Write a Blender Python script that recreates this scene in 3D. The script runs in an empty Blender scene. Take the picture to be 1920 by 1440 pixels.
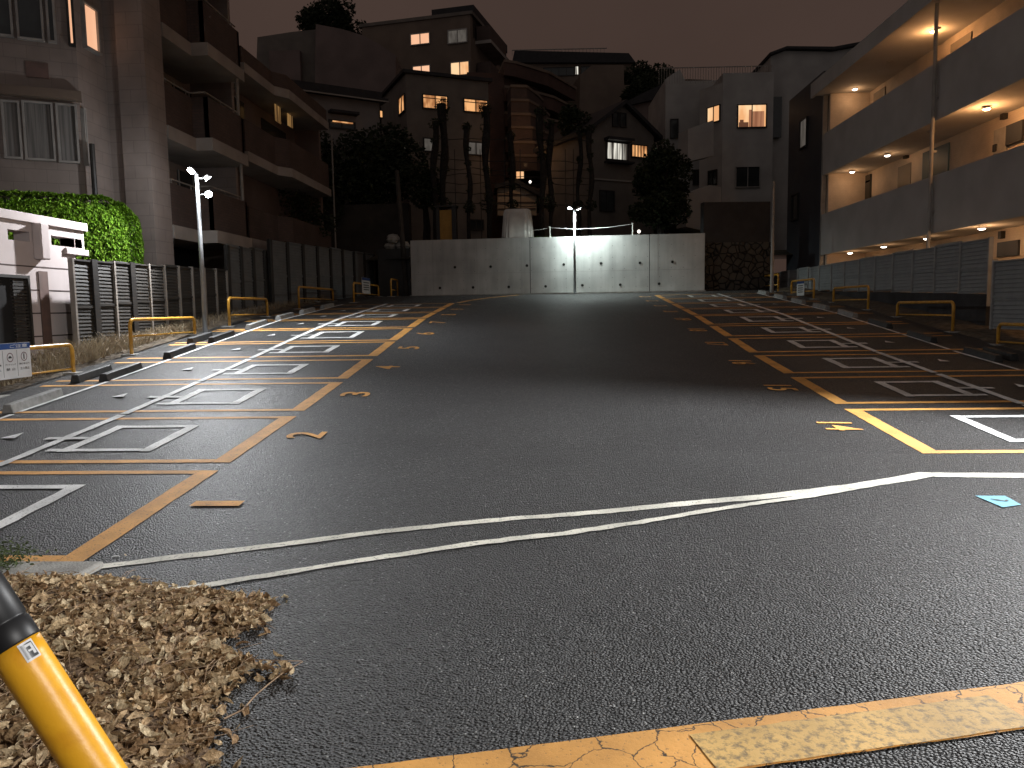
import bpy, math, random
import numpy as np
from mathutils import Vector, Matrix
random.seed(7); rng = np.random.default_rng(7)
R = math.radians
sc = bpy.context.scene
COL = sc.collection

# ------------------------------------------------------------------ camera
F = 1443.0
YAW, PITCH, ROLL, EYE = 3.0, 5.62, 0.9, 1.6
y_, p_, r_ = R(YAW), R(PITCH), R(ROLL)
FW = Vector((-math.sin(y_)*math.cos(p_), math.cos(y_)*math.cos(p_), -math.sin(p_)))
_rt = Vector((math.cos(y_), math.sin(y_), 0)); _up = _rt.cross(FW)
RT = _rt*math.cos(r_) - _up*math.sin(r_)
UP = _up*math.cos(r_) + _rt*math.sin(r_)
EYEP = Vector((0, 0, EYE))
cd = bpy.data.cameras.new('camera'); cam = bpy.data.objects.new('camera', cd); COL.objects.link(cam)
cd.sensor_width = 36; cd.lens = 36*F/1920; cd.clip_end = 600; cd.clip_start = .05
M = Matrix((RT, UP, -FW)).transposed().to_4x4(); M.translation = EYEP
cam.matrix_world = M
sc.camera = cam

# ------------------------------------------------------------------ world: dim brown city-glow night sky
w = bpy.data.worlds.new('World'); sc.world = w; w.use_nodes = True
nt = w.node_tree; nt.nodes.clear()
bg = nt.nodes.new('ShaderNodeBackground'); out = nt.nodes.new('ShaderNodeOutputWorld')
tc = nt.nodes.new('ShaderNodeTexCoord'); sep = nt.nodes.new('ShaderNodeSeparateXYZ')
rp = nt.nodes.new('ShaderNodeValToRGB')
rp.color_ramp.elements[0].position = 0.0; rp.color_ramp.elements[0].color = (.052, .032, .025, 1)
rp.color_ramp.elements[1].position = 0.6; rp.color_ramp.elements[1].color = (.062, .041, .034, 1)
nt.links.new(tc.outputs['Generated'], sep.inputs[0]); nt.links.new(sep.outputs['Z'], rp.inputs[0])
# added fill: unseen sky behind the camera is brightened to lift faces turned towards it
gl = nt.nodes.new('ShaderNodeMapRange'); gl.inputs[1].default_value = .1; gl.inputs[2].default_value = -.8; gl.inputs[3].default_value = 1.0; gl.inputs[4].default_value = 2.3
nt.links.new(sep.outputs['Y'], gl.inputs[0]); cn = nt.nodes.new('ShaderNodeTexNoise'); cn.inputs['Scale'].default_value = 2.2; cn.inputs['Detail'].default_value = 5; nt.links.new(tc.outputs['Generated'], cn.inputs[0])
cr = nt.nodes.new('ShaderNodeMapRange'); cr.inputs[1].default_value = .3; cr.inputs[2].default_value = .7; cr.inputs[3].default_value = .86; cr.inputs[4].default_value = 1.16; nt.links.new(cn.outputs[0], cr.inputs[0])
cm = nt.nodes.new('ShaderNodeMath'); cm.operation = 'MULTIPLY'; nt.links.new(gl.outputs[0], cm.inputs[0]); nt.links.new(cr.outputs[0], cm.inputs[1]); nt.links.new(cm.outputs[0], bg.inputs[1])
gm = nt.nodes.new('ShaderNodeMix'); gm.data_type = 'RGBA'; gm.inputs[7].default_value = (.056,.050,.048,1)
gf = nt.nodes.new('ShaderNodeMapRange'); gf.inputs[1].default_value = .1; gf.inputs[2].default_value = -.6; nt.links.new(sep.outputs['Y'], gf.inputs[0])
nt.links.new(gf.outputs[0], gm.inputs[0]); nt.links.new(rp.outputs[0], gm.inputs[6]); nt.links.new(gm.outputs[2], bg.inputs[0])
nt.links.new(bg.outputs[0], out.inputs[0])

sc.view_settings.view_transform = 'Standard'; sc.view_settings.look = 'None'
sc.view_settings.exposure = 0; sc.view_settings.gamma = 1
sc.cycles.max_bounces = 5; sc.cycles.diffuse_bounces = 3; sc.cycles.glossy_bounces = 2
sc.cycles.sample_clamp_indirect = 2.0
sc.cycles.use_denoising = True

# ------------------------------------------------------------------ helpers
def ray(u, v):
    return FW + RT*((u-960)/F) - UP*((v-720)/F)
def P(u, v, X=None, Y=None, Z=None, D=None):
    d = ray(u, v)
    if X is not None: t = X/d.x
    elif Y is not None: t = Y/d.y
    elif Z is not None: t = (Z-EYE)/d.z
    else: t = D
    return EYEP + d*t
ZL = [(-60,0),(2,0),(4,-.06),(5,-.09),(7.17,.08),(9.49,.28),(11.7,.50),(13.78,.72),(15.83,.95),(17.9,1.17),(19.88,1.37),(31,2.16),(60,2.5)]
ZR = [(-60,0),(5,0),(6.6,0),(8.08,.03),(10.24,.21),(12.55,.42),(14.83,.63),(16.97,.87),(21.1,1.32),(31,2.16),(60,2.5)]
_zl = list(zip(*ZL)); _zr = list(zip(*ZR))
def gz(x, y):
    a = float(np.interp(y, _zl[0], _zl[1])); b = float(np.interp(y, _zr[0], _zr[1]))
    t = min(max((x+3.3)/7.1, 0), 1)
    return a*(1-t)+b*t
def G(u, v):
    d = ray(u, v); t = .5
    while t < 90:
        p = EYEP+d*t
        if p.z < gz(p.x, p.y): break
        t *= 1.01
    a, b = t/1.01, t
    for _ in range(30):
        m = (a+b)/2; p = EYEP+d*m
        if p.z < gz(p.x, p.y): b = m
        else: a = m
    return p

OFF = {}
def tag(o, label=None, cat=None, group=None, kind=None):
    if label: o['label'] = label
    if cat: o['category'] = cat
    if group: o['group'] = group
    if kind: o['kind'] = kind
    return o
def empty(name, loc, rz=0):
    o = bpy.data.objects.new(name, None); COL.objects.link(o); o.location = loc; o.rotation_euler.z = rz
    OFF[o] = Vector(loc); return o
class MB:
    def __init__(s): s.v = []; s.f = []
    def add(s, vs, fs):
        n = len(s.v); s.v += [tuple(x) for x in vs]; s.f += [tuple(i+n for i in f) for f in fs]; return s
    def hexa(s, p):
        return s.add(p, [(0,3,2,1),(4,5,6,7),(0,1,5,4),(1,2,6,5),(2,3,7,6),(3,0,4,7)])
    def box(s, x0, x1, y0, y1, z0, z1):
        x0, x1 = min(x0,x1), max(x0,x1); y0, y1 = min(y0,y1), max(y0,y1); z0, z1 = min(z0,z1), max(z0,z1)
        return s.hexa([(x0,y0,z0),(x1,y0,z0),(x1,y1,z0),(x0,y1,z0),(x0,y0,z1),(x1,y0,z1),(x1,y1,z1),(x0,y1,z1)])
    def prism(s, poly, z0, z1):
        n = len(poly)
        a = sum(poly[i][0]*poly[(i+1)%n][1]-poly[(i+1)%n][0]*poly[i][1] for i in range(n))
        if a < 0: poly = poly[::-1]
        vs = [(x,y,z0) for x,y in poly]+[(x,y,z1) for x,y in poly]
        fs = [tuple(range(n))[::-1], tuple(range(n,2*n))]+[(i,(i+1)%n,n+(i+1)%n,n+i) for i in range(n)]
        return s.add(vs, fs)
    def tube(s, pts, r, n=10, cap=True):
        pts = [Vector(p) for p in pts]; rs = r if isinstance(r, (list,tuple)) else [r]*len(pts)
        k = len(s.v); prev = None
        for i, p in enumerate(pts):
            d = (pts[min(i+1,len(pts)-1)]-pts[max(i-1,0)]).normalized()
            if prev is None:
                a = Vector((0,0,1)) if abs(d.z) < .9 else Vector((1,0,0))
                u = d.cross(a).normalized()
            else: u = (prev - d*prev.dot(d)).normalized()
            prev = u; q = d.cross(u)
            for j in range(n):
                t = 2*math.pi*j/n; s.v.append(tuple(p+(u*math.cos(t)+q*math.sin(t))*rs[i]))
        for i in range(len(pts)-1):
            for j in range(n):
                s.f.append((k+i*n+j, k+i*n+(j+1)%n, k+(i+1)*n+(j+1)%n, k+(i+1)*n+j))
        if cap:
            s.f.append(tuple(k+j for j in range(n))[::-1]); m = k+(len(pts)-1)*n; s.f.append(tuple(m+j for j in range(n)))
        return s
    def build(s, name, mat, parent=None, origin=None, smooth=False, bevel=0):
        me = bpy.data.meshes.new(name); o = bpy.data.objects.new(name, me); COL.objects.link(o)
        off = OFF[parent] if parent is not None else Vector(origin if origin is not None else (0,0,0))
        me.from_pydata([(a-off.x, b-off.y, c-off.z) for a,b,c in s.v], [], s.f); me.update()
        if mat: me.materials.append(mat)
        if smooth: me.polygons.foreach_set('use_smooth', [True]*len(me.polygons))
        OFF[o] = off
        if parent is not None: o.parent = parent
        else: o.location = off
        if bevel:
            b = o.modifiers.new('bevel', 'BEVEL'); b.width = bevel; b.segments = 2; b.limit_method = 'ANGLE'
        return o
def kids(o): return [c for c in bpy.data.objects if c.parent == o]
def copy_tree(o, parent=None):
    c = o.copy(); COL.objects.link(c); c.parent = parent
    for ch in kids(o): copy_tree(ch, c)
    return c

# ------------------------------------------------------------------ materials
def newmat(name):
    m = bpy.data.materials.new(name); m.use_nodes = True; t = m.node_tree
    return m, t, t.nodes['Principled BSDF']
def pm(name, c1, c2=None, scale=3., rough=.8, bump=0, bscale=40., metal=0, spec=.4, contrast=(.35,.65), detail=6, stretch=(1,1,1)):
    m, t, b = newmat(name); N, L = t.nodes, t.links
    c2 = c2 or tuple(x*.72 for x in c1)
    tcn = N.new('ShaderNodeTexCoord'); mp = N.new('ShaderNodeMapping'); mp.inputs['Scale'].default_value = stretch
    L.new(tcn.outputs['Object'], mp.inputs[0])
    nz = N.new('ShaderNodeTexNoise'); nz.inputs['Scale'].default_value = scale; nz.inputs['Detail'].default_value = detail
    L.new(mp.outputs[0], nz.inputs[0])
    r = N.new('ShaderNodeValToRGB'); r.color_ramp.elements[0].position = contrast[0]; r.color_ramp.elements[1].position = contrast[1]
    r.color_ramp.elements[0].color = (*c2,1); r.color_ramp.elements[1].color = (*c1,1)
    L.new(nz.outputs[0], r.inputs[0]); L.new(r.outputs[0], b.inputs['Base Color'])
    b.inputs['Roughness'].default_value = rough; b.inputs['Metallic'].default_value = metal
    b.inputs['Specular IOR Level'].default_value = spec
    if bump:
        n2 = N.new('ShaderNodeTexNoise'); n2.inputs['Scale'].default_value = bscale; n2.inputs['Detail'].default_value = 4
        L.new(mp.outputs[0], n2.inputs[0])
        bp = N.new('ShaderNodeBump'); bp.inputs['Strength'].default_value = bump; bp.inputs['Distance'].default_value = .02
        L.new(n2.outputs[0], bp.inputs['Height']); L.new(bp.outputs[0], b.inputs['Normal'])
    return m
def emit(name, col, s, dark=None, scale=2.):
    m, t, b = newmat(name); N, L = t.nodes, t.links
    b.inputs['Base Color'].default_value = (0.02,.02,.02,1); b.inputs['Roughness'].default_value = .3
    b.inputs['Emission Strength'].default_value = s
    if dark:
        tcn = N.new('ShaderNodeTexCoord'); nz = N.new('ShaderNodeTexNoise'); nz.inputs['Scale'].default_value = scale
        mp = N.new('ShaderNodeMapping'); mp.inputs['Scale'].default_value = (1.6,1.6,.7) if scale < 3 else (2.2,2.2,.12)
        r = N.new('ShaderNodeValToRGB'); r.color_ramp.elements[0].position = .4; r.color_ramp.elements[1].position = .6
        r.color_ramp.elements[0].color = (*dark,1); r.color_ramp.elements[1].color = (*col,1)
        L.new(tcn.outputs['Object'], mp.inputs[0]); L.new(mp.outputs[0], nz.inputs[0]); L.new(nz.outputs[0], r.inputs[0]); L.new(r.outputs[0], b.inputs['Emission Color'])
    else: b.inputs['Emission Color'].default_value = (*col,1)
    return m
def tiles(name, c1, c2, grout, sw, sh, rough=.7, mortar=.03, bump=.3, axis='YZ'):
    m, t, b = newmat(name); N, L = t.nodes, t.links
    tcn = N.new('ShaderNodeTexCoord'); sp = N.new('ShaderNodeSeparateXYZ'); cb = N.new('ShaderNodeCombineXYZ')
    L.new(tcn.outputs['Object'], sp.inputs[0])
    ad = N.new('ShaderNodeMath'); ad.operation = 'ADD'
    L.new(sp.outputs['X'], ad.inputs[0]); L.new(sp.outputs['Y'], ad.inputs[1])
    L.new(ad.outputs[0], cb.inputs[0]); L.new(sp.outputs['Z'], cb.inputs[1])
    br = N.new('ShaderNodeTexBrick'); br.inputs['Color1'].default_value = (*c1,1); br.inputs['Color2'].default_value = (*c2,1)
    br.inputs['Mortar'].default_value = (*grout,1); br.inputs['Scale'].default_value = 1
    br.inputs['Brick Width'].default_value = sw; br.inputs['Row Height'].default_value = sh; br.inputs['Mortar Size'].default_value = mortar*sh
    L.new(cb.outputs[0], br.inputs[0])
    nz = N.new('ShaderNodeTexNoise'); nz.inputs['Scale'].default_value = 1.3; nz.inputs['Detail'].default_value = 5
    L.new(tcn.outputs['Object'], nz.inputs[0])
    rr = N.new('ShaderNodeMapRange'); rr.inputs[1].default_value = .3; rr.inputs[2].default_value = .7; rr.inputs[3].default_value = .75; rr.inputs[4].default_value = 1.1
    L.new(nz.outputs[0], rr.inputs[0])
    mx = N.new('ShaderNodeVectorMath'); mx.operation = 'SCALE'; L.new(br.outputs[0], mx.inputs[0]); L.new(rr.outputs[0], mx.inputs['Scale'])
    L.new(mx.outputs[0], b.inputs['Base Color']); b.inputs['Roughness'].default_value = rough
    bp = N.new('ShaderNodeBump'); bp.inputs['Strength'].default_value = bump; bp.inputs['Distance'].default_value = .01; bp.invert = True
    L.new(br.outputs['Fac'], bp.inputs['Height']); L.new(bp.outputs[0], b.inputs['Normal'])
    return m
def leafmat(name, cols, rough=.6, trans=.15, spec=.3):
    m, t, b = newmat(name); N, L = t.nodes, t.links
    g = N.new('ShaderNodeNewGeometry'); r = N.new('ShaderNodeValToRGB')
    r.color_ramp.elements.remove(r.color_ramp.elements[1])
    for i, c in enumerate(cols):
        e = r.color_ramp.elements[0] if i == 0 else r.color_ramp.elements.new(i/(len(cols)-1))
        e.position = i/(len(cols)-1); e.color = (*c,1)
    L.new(g.outputs['Random Per Island'], r.inputs[0]); L.new(r.outputs[0], b.inputs['Base Color'])
    b.inputs['Roughness'].default_value = rough; b.inputs['Specular IOR Level'].default_value = spec
    if name == 'dry_leaf':
        tcn = N.new('ShaderNodeTexCoord'); nz = N.new('ShaderNodeTexNoise'); nz.inputs['Scale'].default_value = 55; nz.inputs['Detail'].default_value = 5; L.new(tcn.outputs['Object'], nz.inputs[0])
        bp = N.new('ShaderNodeBump'); bp.inputs['Strength'].default_value = 1; bp.inputs['Distance'].default_value = .02; L.new(nz.outputs[0], bp.inputs['Height']); L.new(bp.outputs[0], b.inputs['Normal'])
        mr = N.new('ShaderNodeMapRange'); mr.inputs[1].default_value = .35; mr.inputs[2].default_value = .65; mr.inputs[3].default_value = .6; mr.inputs[4].default_value = 1.15; L.new(nz.outputs[0], mr.inputs[0])
        sv = N.new('ShaderNodeVectorMath'); sv.operation = 'SCALE'; L.new(r.outputs[0], sv.inputs[0]); L.new(mr.outputs[0], sv.inputs['Scale']); L.new(sv.outputs[0], b.inputs['Base Color'])
    if trans:
        tr = N.new('ShaderNodeBsdfTranslucent'); L.new(r.outputs[0], tr.inputs[0]); ms = N.new('ShaderNodeMixShader'); ms.inputs[0].default_value = trans
        L.new(b.outputs[0], ms.inputs[1]); L.new(tr.outputs[0], ms.inputs[2]); L.new(ms.outputs[0], N['Material Output'].inputs[0])
    return m

def asphalt(name):
    m, t, b = newmat(name); N, L = t.nodes, t.links
    tcn = N.new('ShaderNodeTexCoord')
    vo = N.new('ShaderNodeTexVoronoi'); vo.inputs['Scale'].default_value = 72; L.new(tcn.outputs['Object'], vo.inputs[0])
    vo2 = N.new('ShaderNodeTexVoronoi'); vo2.inputs['Scale'].default_value = 72; L.new(tcn.outputs['Object'], vo2.inputs[0])
    sp = N.new('ShaderNodeSeparateColor'); L.new(vo2.outputs['Color'], sp.inputs[0])
    # base stone colour varies from stone to stone, a few are pale
    r = N.new('ShaderNodeValToRGB'); e = r.color_ramp.elements
    e[0].position = 0; e[0].color = (.028,.028,.029,1); e[1].position = .75; e[1].color = (.078,.078,.078,1)
    x = e.new(.975); x.color = (.10,.10,.10,1); x = e.new(1.0); x.color = (.36,.36,.35,1)
    L.new(sp.outputs[0], r.inputs[0])
    nz = N.new('ShaderNodeTexNoise'); nz.inputs['Scale'].default_value = .55; nz.inputs['Detail'].default_value = 7; nz.inputs['Roughness'].default_value = .6
    L.new(tcn.outputs['Object'], nz.inputs[0])
    rr = N.new('ShaderNodeMapRange'); rr.inputs[1].default_value = .35; rr.inputs[2].default_value = .65; rr.inputs[3].default_value = .72; rr.inputs[4].default_value = 1.22
    L.new(nz.outputs[0], rr.inputs[0])
    pit = N.new('ShaderNodeMapRange'); pit.inputs[1].default_value = .30; pit.inputs[2].default_value = .62; pit.inputs[3].default_value = 1.25; pit.inputs[4].default_value = .25
    L.new(vo.outputs['Distance'], pit.inputs[0]); pm_ = N.new('ShaderNodeMath'); pm_.operation = 'MULTIPLY'; L.new(rr.outputs[0], pm_.inputs[0]); L.new(pit.outputs[0], pm_.inputs[1])
    mx = N.new('ShaderNodeVectorMath'); mx.operation = 'SCALE'; L.new(r.outputs[0], mx.inputs[0]); L.new(pm_.outputs[0], mx.inputs['Scale'])
    L.new(mx.outputs[0], b.inputs['Base Color'])
    b.inputs['Roughness'].default_value = .5; b.inputs['Specular IOR Level'].default_value = .6
    n2 = N.new('ShaderNodeTexNoise'); n2.inputs['Scale'].default_value = 28; n2.inputs['Detail'].default_value = 3; L.new(tcn.outputs['Object'], n2.inputs[0])
    ad = N.new('ShaderNodeMath'); ad.operation = 'MULTIPLY_ADD'; ad.inputs[1].default_value = .8
    L.new(n2.outputs[0], ad.inputs[0]); L.new(vo.outputs['Distance'], ad.inputs[2])
    bp = N.new('ShaderNodeBump'); bp.inputs['Strength'].default_value = 1.0; bp.inputs['Distance'].default_value = .03; bp.invert = True
    L.new(ad.outputs[0], bp.inputs['Height']); L.new(bp.outputs[0], b.inputs['Normal'])
    return m
def paint(name, col, worn=.16, dirt=None):
    m, t, b = newmat(name); N, L = t.nodes, t.links
    tcn = N.new('ShaderNodeTexCoord')
    n1 = N.new('ShaderNodeTexNoise'); n1.inputs['Scale'].default_value = 45; n1.inputs['Detail'].default_value = 8; n1.inputs['Roughness'].default_value = .7
    n2 = N.new('ShaderNodeTexNoise'); n2.inputs['Scale'].default_value = 2.3; n2.inputs['Detail'].default_value = 5
    for n in (n1, n2): L.new(tcn.outputs['Object'], n.inputs[0])
    r1 = N.new('ShaderNodeValToRGB'); r1.color_ramp.elements[0].position = .30+worn*.2; r1.color_ramp.elements[1].position = .38+worn*.35
    L.new(n1.outputs[0], r1.inputs[0])
    r2 = N.new('ShaderNodeMapRange'); r2.inputs[1].default_value = .35; r2.inputs[2].default_value = .65; r2.inputs[3].default_value = .68; r2.inputs[4].default_value = 1.08
    L.new(n2.outputs[0], r2.inputs[0])
    sc_ = N.new('ShaderNodeVectorMath'); sc_.operation = 'SCALE'; sc_.inputs[0].default_value = col; L.new(r2.outputs[0], sc_.inputs['Scale'])
    mx = N.new('ShaderNodeMix'); mx.data_type = 'RGBA'; mx.inputs[6].default_value = (*(dirt or (.07,.065,.06)),1)
    L.new(r1.outputs[0], mx.inputs[0]); L.new(sc_.outputs[0], mx.inputs[7]); L.new(mx.outputs[2], b.inputs['Base Color'])
    b.inputs['Roughness'].default_value = .7
    bp = N.new('ShaderNodeBump'); bp.inputs['Strength'].default_value = .5; bp.inputs['Distance'].default_value = .006
    L.new(n1.outputs[0], bp.inputs['Height']); L.new(bp.outputs[0], b.inputs['Normal'])
    return m
def cracked(name, col):
    m = paint(name, col, .1); t = m.node_tree; N, L = t.nodes, t.links; b = N['Principled BSDF']
    tcn = N.new('ShaderNodeTexCoord'); nz = N.new('ShaderNodeTexNoise'); nz.inputs['Scale'].default_value = 5; nz.inputs['Detail'].default_value = 5
    L.new(tcn.outputs['Object'], nz.inputs[0])
    va = N.new('ShaderNodeVectorMath'); va.operation = 'MULTIPLY_ADD'; va.inputs[1].default_value = (.25,.25,.25)
    L.new(nz.outputs['Color'], va.inputs[0]); L.new(tcn.outputs['Object'], va.inputs[2])
    vo = N.new('ShaderNodeTexVoronoi'); vo.feature = 'DISTANCE_TO_EDGE'; vo.inputs['Scale'].default_value = 4.5
    L.new(va.outputs[0], vo.inputs[0])
    r = N.new('ShaderNodeValToRGB'); r.color_ramp.elements[0].position = .006; r.color_ramp.elements[1].position = .016
    L.new(vo.outputs['Distance'], r.inputs[0])
    mx = N.new('ShaderNodeMix'); mx.data_type = 'RGBA'; mx.inputs[6].default_value = (.05,.035,.02,1)
    src = b.inputs['Base Color'].links[0].from_socket
    L.new(r.outputs[0], mx.inputs[0]); L.new(src, mx.inputs[7]); L.new(mx.outputs[2], b.inputs['Base Color'])
    return m
def concrete(name):
    m = pm(name, (.50,.50,.49), (.36,.36,.355), 1.1, .75, .15, 30, contrast=(.3,.7), detail=10)
    t = m.node_tree; N, L = t.nodes, t.links; b = N['Principled BSDF']
    tcn = N.new('ShaderNodeTexCoord'); mp = N.new('ShaderNodeMapping'); mp.inputs['Scale'].default_value = (3.5,3.5,.35)
    L.new(tcn.outputs['Object'], mp.inputs[0]); nz = N.new('ShaderNodeTexNoise'); nz.inputs['Scale'].default_value = 1.2; nz.inputs['Detail'].default_value = 8
    L.new(mp.outputs[0], nz.inputs[0]); rr = N.new('ShaderNodeMapRange'); rr.inputs[1].default_value = .35; rr.inputs[2].default_value = .62; rr.inputs[3].default_value = .88; rr.inputs[4].default_value = 1.04
    L.new(nz.outputs[0], rr.inputs[0]); mx = N.new('ShaderNodeVectorMath'); mx.operation = 'SCALE'
    L.new(b.inputs['Base Color'].links[0].from_socket, mx.inputs[0]); L.new(rr.outputs[0], mx.inputs['Scale']); L.new(mx.outputs[0], b.inputs['Base Color'])
    return m

MT = dict(
 asphalt=asphalt('asphalt'), yellow=paint('yellow_paint', (.74,.37,.09), .16), white=paint('white_paint', (.80,.81,.80), .18),
 cream=paint('cream_paint', (.80,.78,.68), .2), strip=cracked('cracked_orange_paint', (.80,.40,.10)), patch=paint('mottled_yellow_paint', (.68,.43,.14), .42, (.24,.17,.08)),
 blue=paint('blue_tape', (.13,.42,.55), 0), black=pm('black_rubber', (.012,.012,.013), rough=.45, scale=8),
 ypipe=pm('yellow_enamel', (.72,.38,.05), (.52,.26,.04), 9, .32, .04, 60, spec=.5),
 bollard=pm('bollard_yellow', (.82,.40,.02), (.70,.31,.015), 14, .38, .05, 50, spec=.4, contrast=(.30,.48)),
 stop=pm('wheel_stop_rubber', (.05,.05,.05), (.03,.03,.03), 12, .55, .2, 60), stopw=pm('wheel_stop_concrete', (.30,.30,.29), (.20,.20,.19), 12, .8, .3, 60),
 conc=concrete('cast_concrete'), kerb=pm('kerb_concrete', (.42,.41,.38), (.28,.27,.25), 5, .85, .4, 60),
 galv=pm('galvanised_steel', (.42,.43,.44), (.34,.35,.36), 6, .4, .03, 40, metal=.6),
 pink=pm('pale_pink_render', (.66,.58,.565), (.58,.50,.485), 1.2, .85, .12, 120), pinkd=pm('brown_panel', (.17,.105,.09), (.12,.08,.07), 4, .7),
 groove=pm('dark_joint', (.10,.07,.065), rough=.9), louvre=pm('brown_louvre_metal', (.034,.030,.026), (.026,.023,.020), 6, .6),
 louvreg=pm('grey_louvre_metal', (.17,.18,.185), (.14,.15,.155), 4, .6), dark=pm('dark_void', (.012,.011,.011), rough=.9), post=pm('dark_post', (.03,.027,.025), rough=.5),
 beige=tiles('beige_tile', (.285,.235,.212), (.27,.222,.20), (.22,.18,.163), .6, .3, .7, .03), brick=tiles('red_brown_brick', (.10,.062,.051), (.08,.052,.043), (.065,.048,.042), .22, .075, .8, .12),
 brickd=tiles('dark_brick', (.10,.05,.038), (.08,.042,.033), (.055,.036,.03), .22, .075, .8, .12), louvrer=pm('pale_louvre_metal', (.30,.315,.32), (.26,.275,.28), 4, .6), 
 slab=pm('painted_slab', (.36,.32,.29), (.27,.24,.215), 1.2, .8, .05), glass=pm('dark_glass', (.035,.04,.04), (.02,.024,.025), 2, .12, spec=.6),
 curtain=pm('net_curtain', (.20,.19,.18), (.12,.115,.11), 3, .9, stretch=(9,9,.2), contrast=(.4,.6)), frame=pm('aluminium_frame', (.36,.34,.32), rough=.4),
 grey=pm('grey_render', (.17,.145,.125), (.13,.112,.098), 1.3, .85, .08, 80), tan=pm('tan_render', (.18,.135,.105), (.14,.105,.083), .8, .85), pale=pm('pale_render', (.26,.23,.215), (.20,.178,.168), .9, .85),
 rose=pm('rose_render', (.19,.14,.128), (.14,.105,.095), .6, .85), roof=pm('dark_roof', (.028,.026,.028), (.018,.017,.019), 3, .7), whiteh=pm('white_render', (.42,.40,.38), (.32,.305,.29), .8, .85, .05),
 navy=pm('navy_cladding', (.045,.05,.06), (.035,.038,.048), 2, .5), apt=pm('apartment_parapet', (.50,.485,.47), (.42,.405,.39), 1.0, .8, .06, 90), aptw=tiles('corridor_tile', (.58,.48,.38), (.55,.455,.36), (.48,.39,.31), .12, .06, .6, .05, .15),
 stone=None, bark=pm('bark', (.03,.024,.02), (.012,.010,.009), 9, .95, .8, 30), fence=pm('fence_post_metal', (.40,.40,.39), rough=.45),
 tarp=pm('pale_tarpaulin', (.62,.61,.58), (.5,.49,.47), 3, .6), ydoor=pm('yellow_board', (.45,.25,.06), (.36,.20,.05), 4, .8), rope=pm('rope', (.55,.55,.52), rough=.8),
 signw=pm('sign_white', (.66,.66,.66), (.58,.58,.58), 5, .4), signb=pm('sign_blue', (.02,.07,.25), (.018,.06,.21), 5, .4), ink=pm('sign_ink', (.05,.05,.05), rough=.6), inkr=pm('sign_red', (.16,.05,.06), rough=.6),
 steel=pm('handrail_steel', (.30,.27,.24), rough=.5), door=pm('apartment_door', (.20,.17,.14), (.17,.145,.12), 3, .5), teal=pm('teal_door', (.05,.10,.13), (.04,.085,.11), 3, .45),
 soil=pm('verge_soil', (.15,.12,.085), (.07,.055,.04), 7, .95, .9, 25), hill=pm('hill_soil', (.05,.045,.03), (.025,.024,.016), 1.5, .95, .5, 10),
 leaf_dry=leafmat('dry_leaf', [(.22,.125,.06),(.46,.30,.16),(.68,.50,.29),(.28,.165,.08),(.80,.65,.42),(.52,.36,.20)], .6, .12),
 twig=pm('dry_twig', (.40,.28,.18), (.24,.16,.10), 20, .8), weed=leafmat('dry_weed', [(.34,.27,.17),(.22,.16,.10),(.42,.36,.25),(.16,.11,.07)], .8, .1),
 hedge=leafmat('hedge_leaf', [(.10,.22,.012),(.15,.30,.018),(.07,.16,.012),(.21,.37,.03),(.12,.20,.03)], .6, .2, .15),
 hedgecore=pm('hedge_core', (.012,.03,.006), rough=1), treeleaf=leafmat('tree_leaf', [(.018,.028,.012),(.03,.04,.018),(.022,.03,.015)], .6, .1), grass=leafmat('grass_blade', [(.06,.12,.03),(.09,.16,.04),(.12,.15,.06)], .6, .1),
 fern=leafmat('fern_leaf', [(.07,.10,.035),(.10,.13,.05),(.05,.075,.028)], .6, .15),
 lampw=emit('white_lamp', (.90,.97,1.0), 60), lampo=emit('warm_lamp', (1,.62,.32), 26), lampc=emit('pale_lamp', (1,.85,.7), 12),
 winw=emit('lit_window_warm', (1,.50,.20), .95, (.42,.17,.06), 1.6), winy=emit('lit_window_bright', (1,.66,.36), 1.05, (.85,.42,.18), 1.0), winp=emit('lit_window_peach', (1,.56,.34), 1.0, (.92,.48,.28), .5),
 wing=emit('lit_window_dim', (.25,.22,.19), .35, (.16,.14,.12), 2.), winc=emit('lit_window_white', (.9,.86,.75), 1.0, (.06,.05,.04), 3.), glow=emit('amber_glow', (.55,.30,.10), .5, (.10,.05,.02), 3.),
)
def rubble():
    m, t, b = newmat('rubble_stone'); N, L = t.nodes, t.links
    tcn = N.new('ShaderNodeTexCoord'); vo = N.new('ShaderNodeTexVoronoi'); vo.feature = 'DISTANCE_TO_EDGE'; vo.inputs['Scale'].default_value = 3.6
    v2 = N.new('ShaderNodeTexVoronoi'); v2.inputs['Scale'].default_value = 3.6
    for n in (vo, v2): L.new(tcn.outputs['Object'], n.inputs[0])
    r = N.new('ShaderNodeValToRGB'); r.color_ramp.elements[0].position = .0; r.color_ramp.elements[1].position = .09
    r.color_ramp.elements[0].color = (.02,.018,.015,1); L.new(vo.outputs['Distance'], r.inputs[0])
    sp = N.new('ShaderNodeSeparateColor'); L.new(v2.outputs['Color'], sp.inputs[0])
    c = N.new('ShaderNodeValToRGB'); c.color_ramp.elements[0].color = (.045,.04,.034,1); c.color_ramp.elements[1].color = (.075,.068,.058,1); L.new(sp.outputs[0], c.inputs[0])
    mx = N.new('ShaderNodeMix'); mx.data_type = 'RGBA'; mx.blend_type = 'MULTIPLY'; mx.inputs[0].default_value = 1
    L.new(c.outputs[0], mx.inputs[6]); L.new(r.outputs[0], mx.inputs[7]); L.new(mx.outputs[2], b.inputs['Base Color']); b.inputs['Roughness'].default_value = .9
    bp = N.new('ShaderNodeBump'); bp.inputs['Strength'].default_value = 1; bp.inputs['Distance'].default_value = .1
    L.new(r.outputs[0], bp.inputs['Height']); L.new(bp.outputs[0], b.inputs['Normal'])
    return m
MT['stone'] = rubble()
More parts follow.
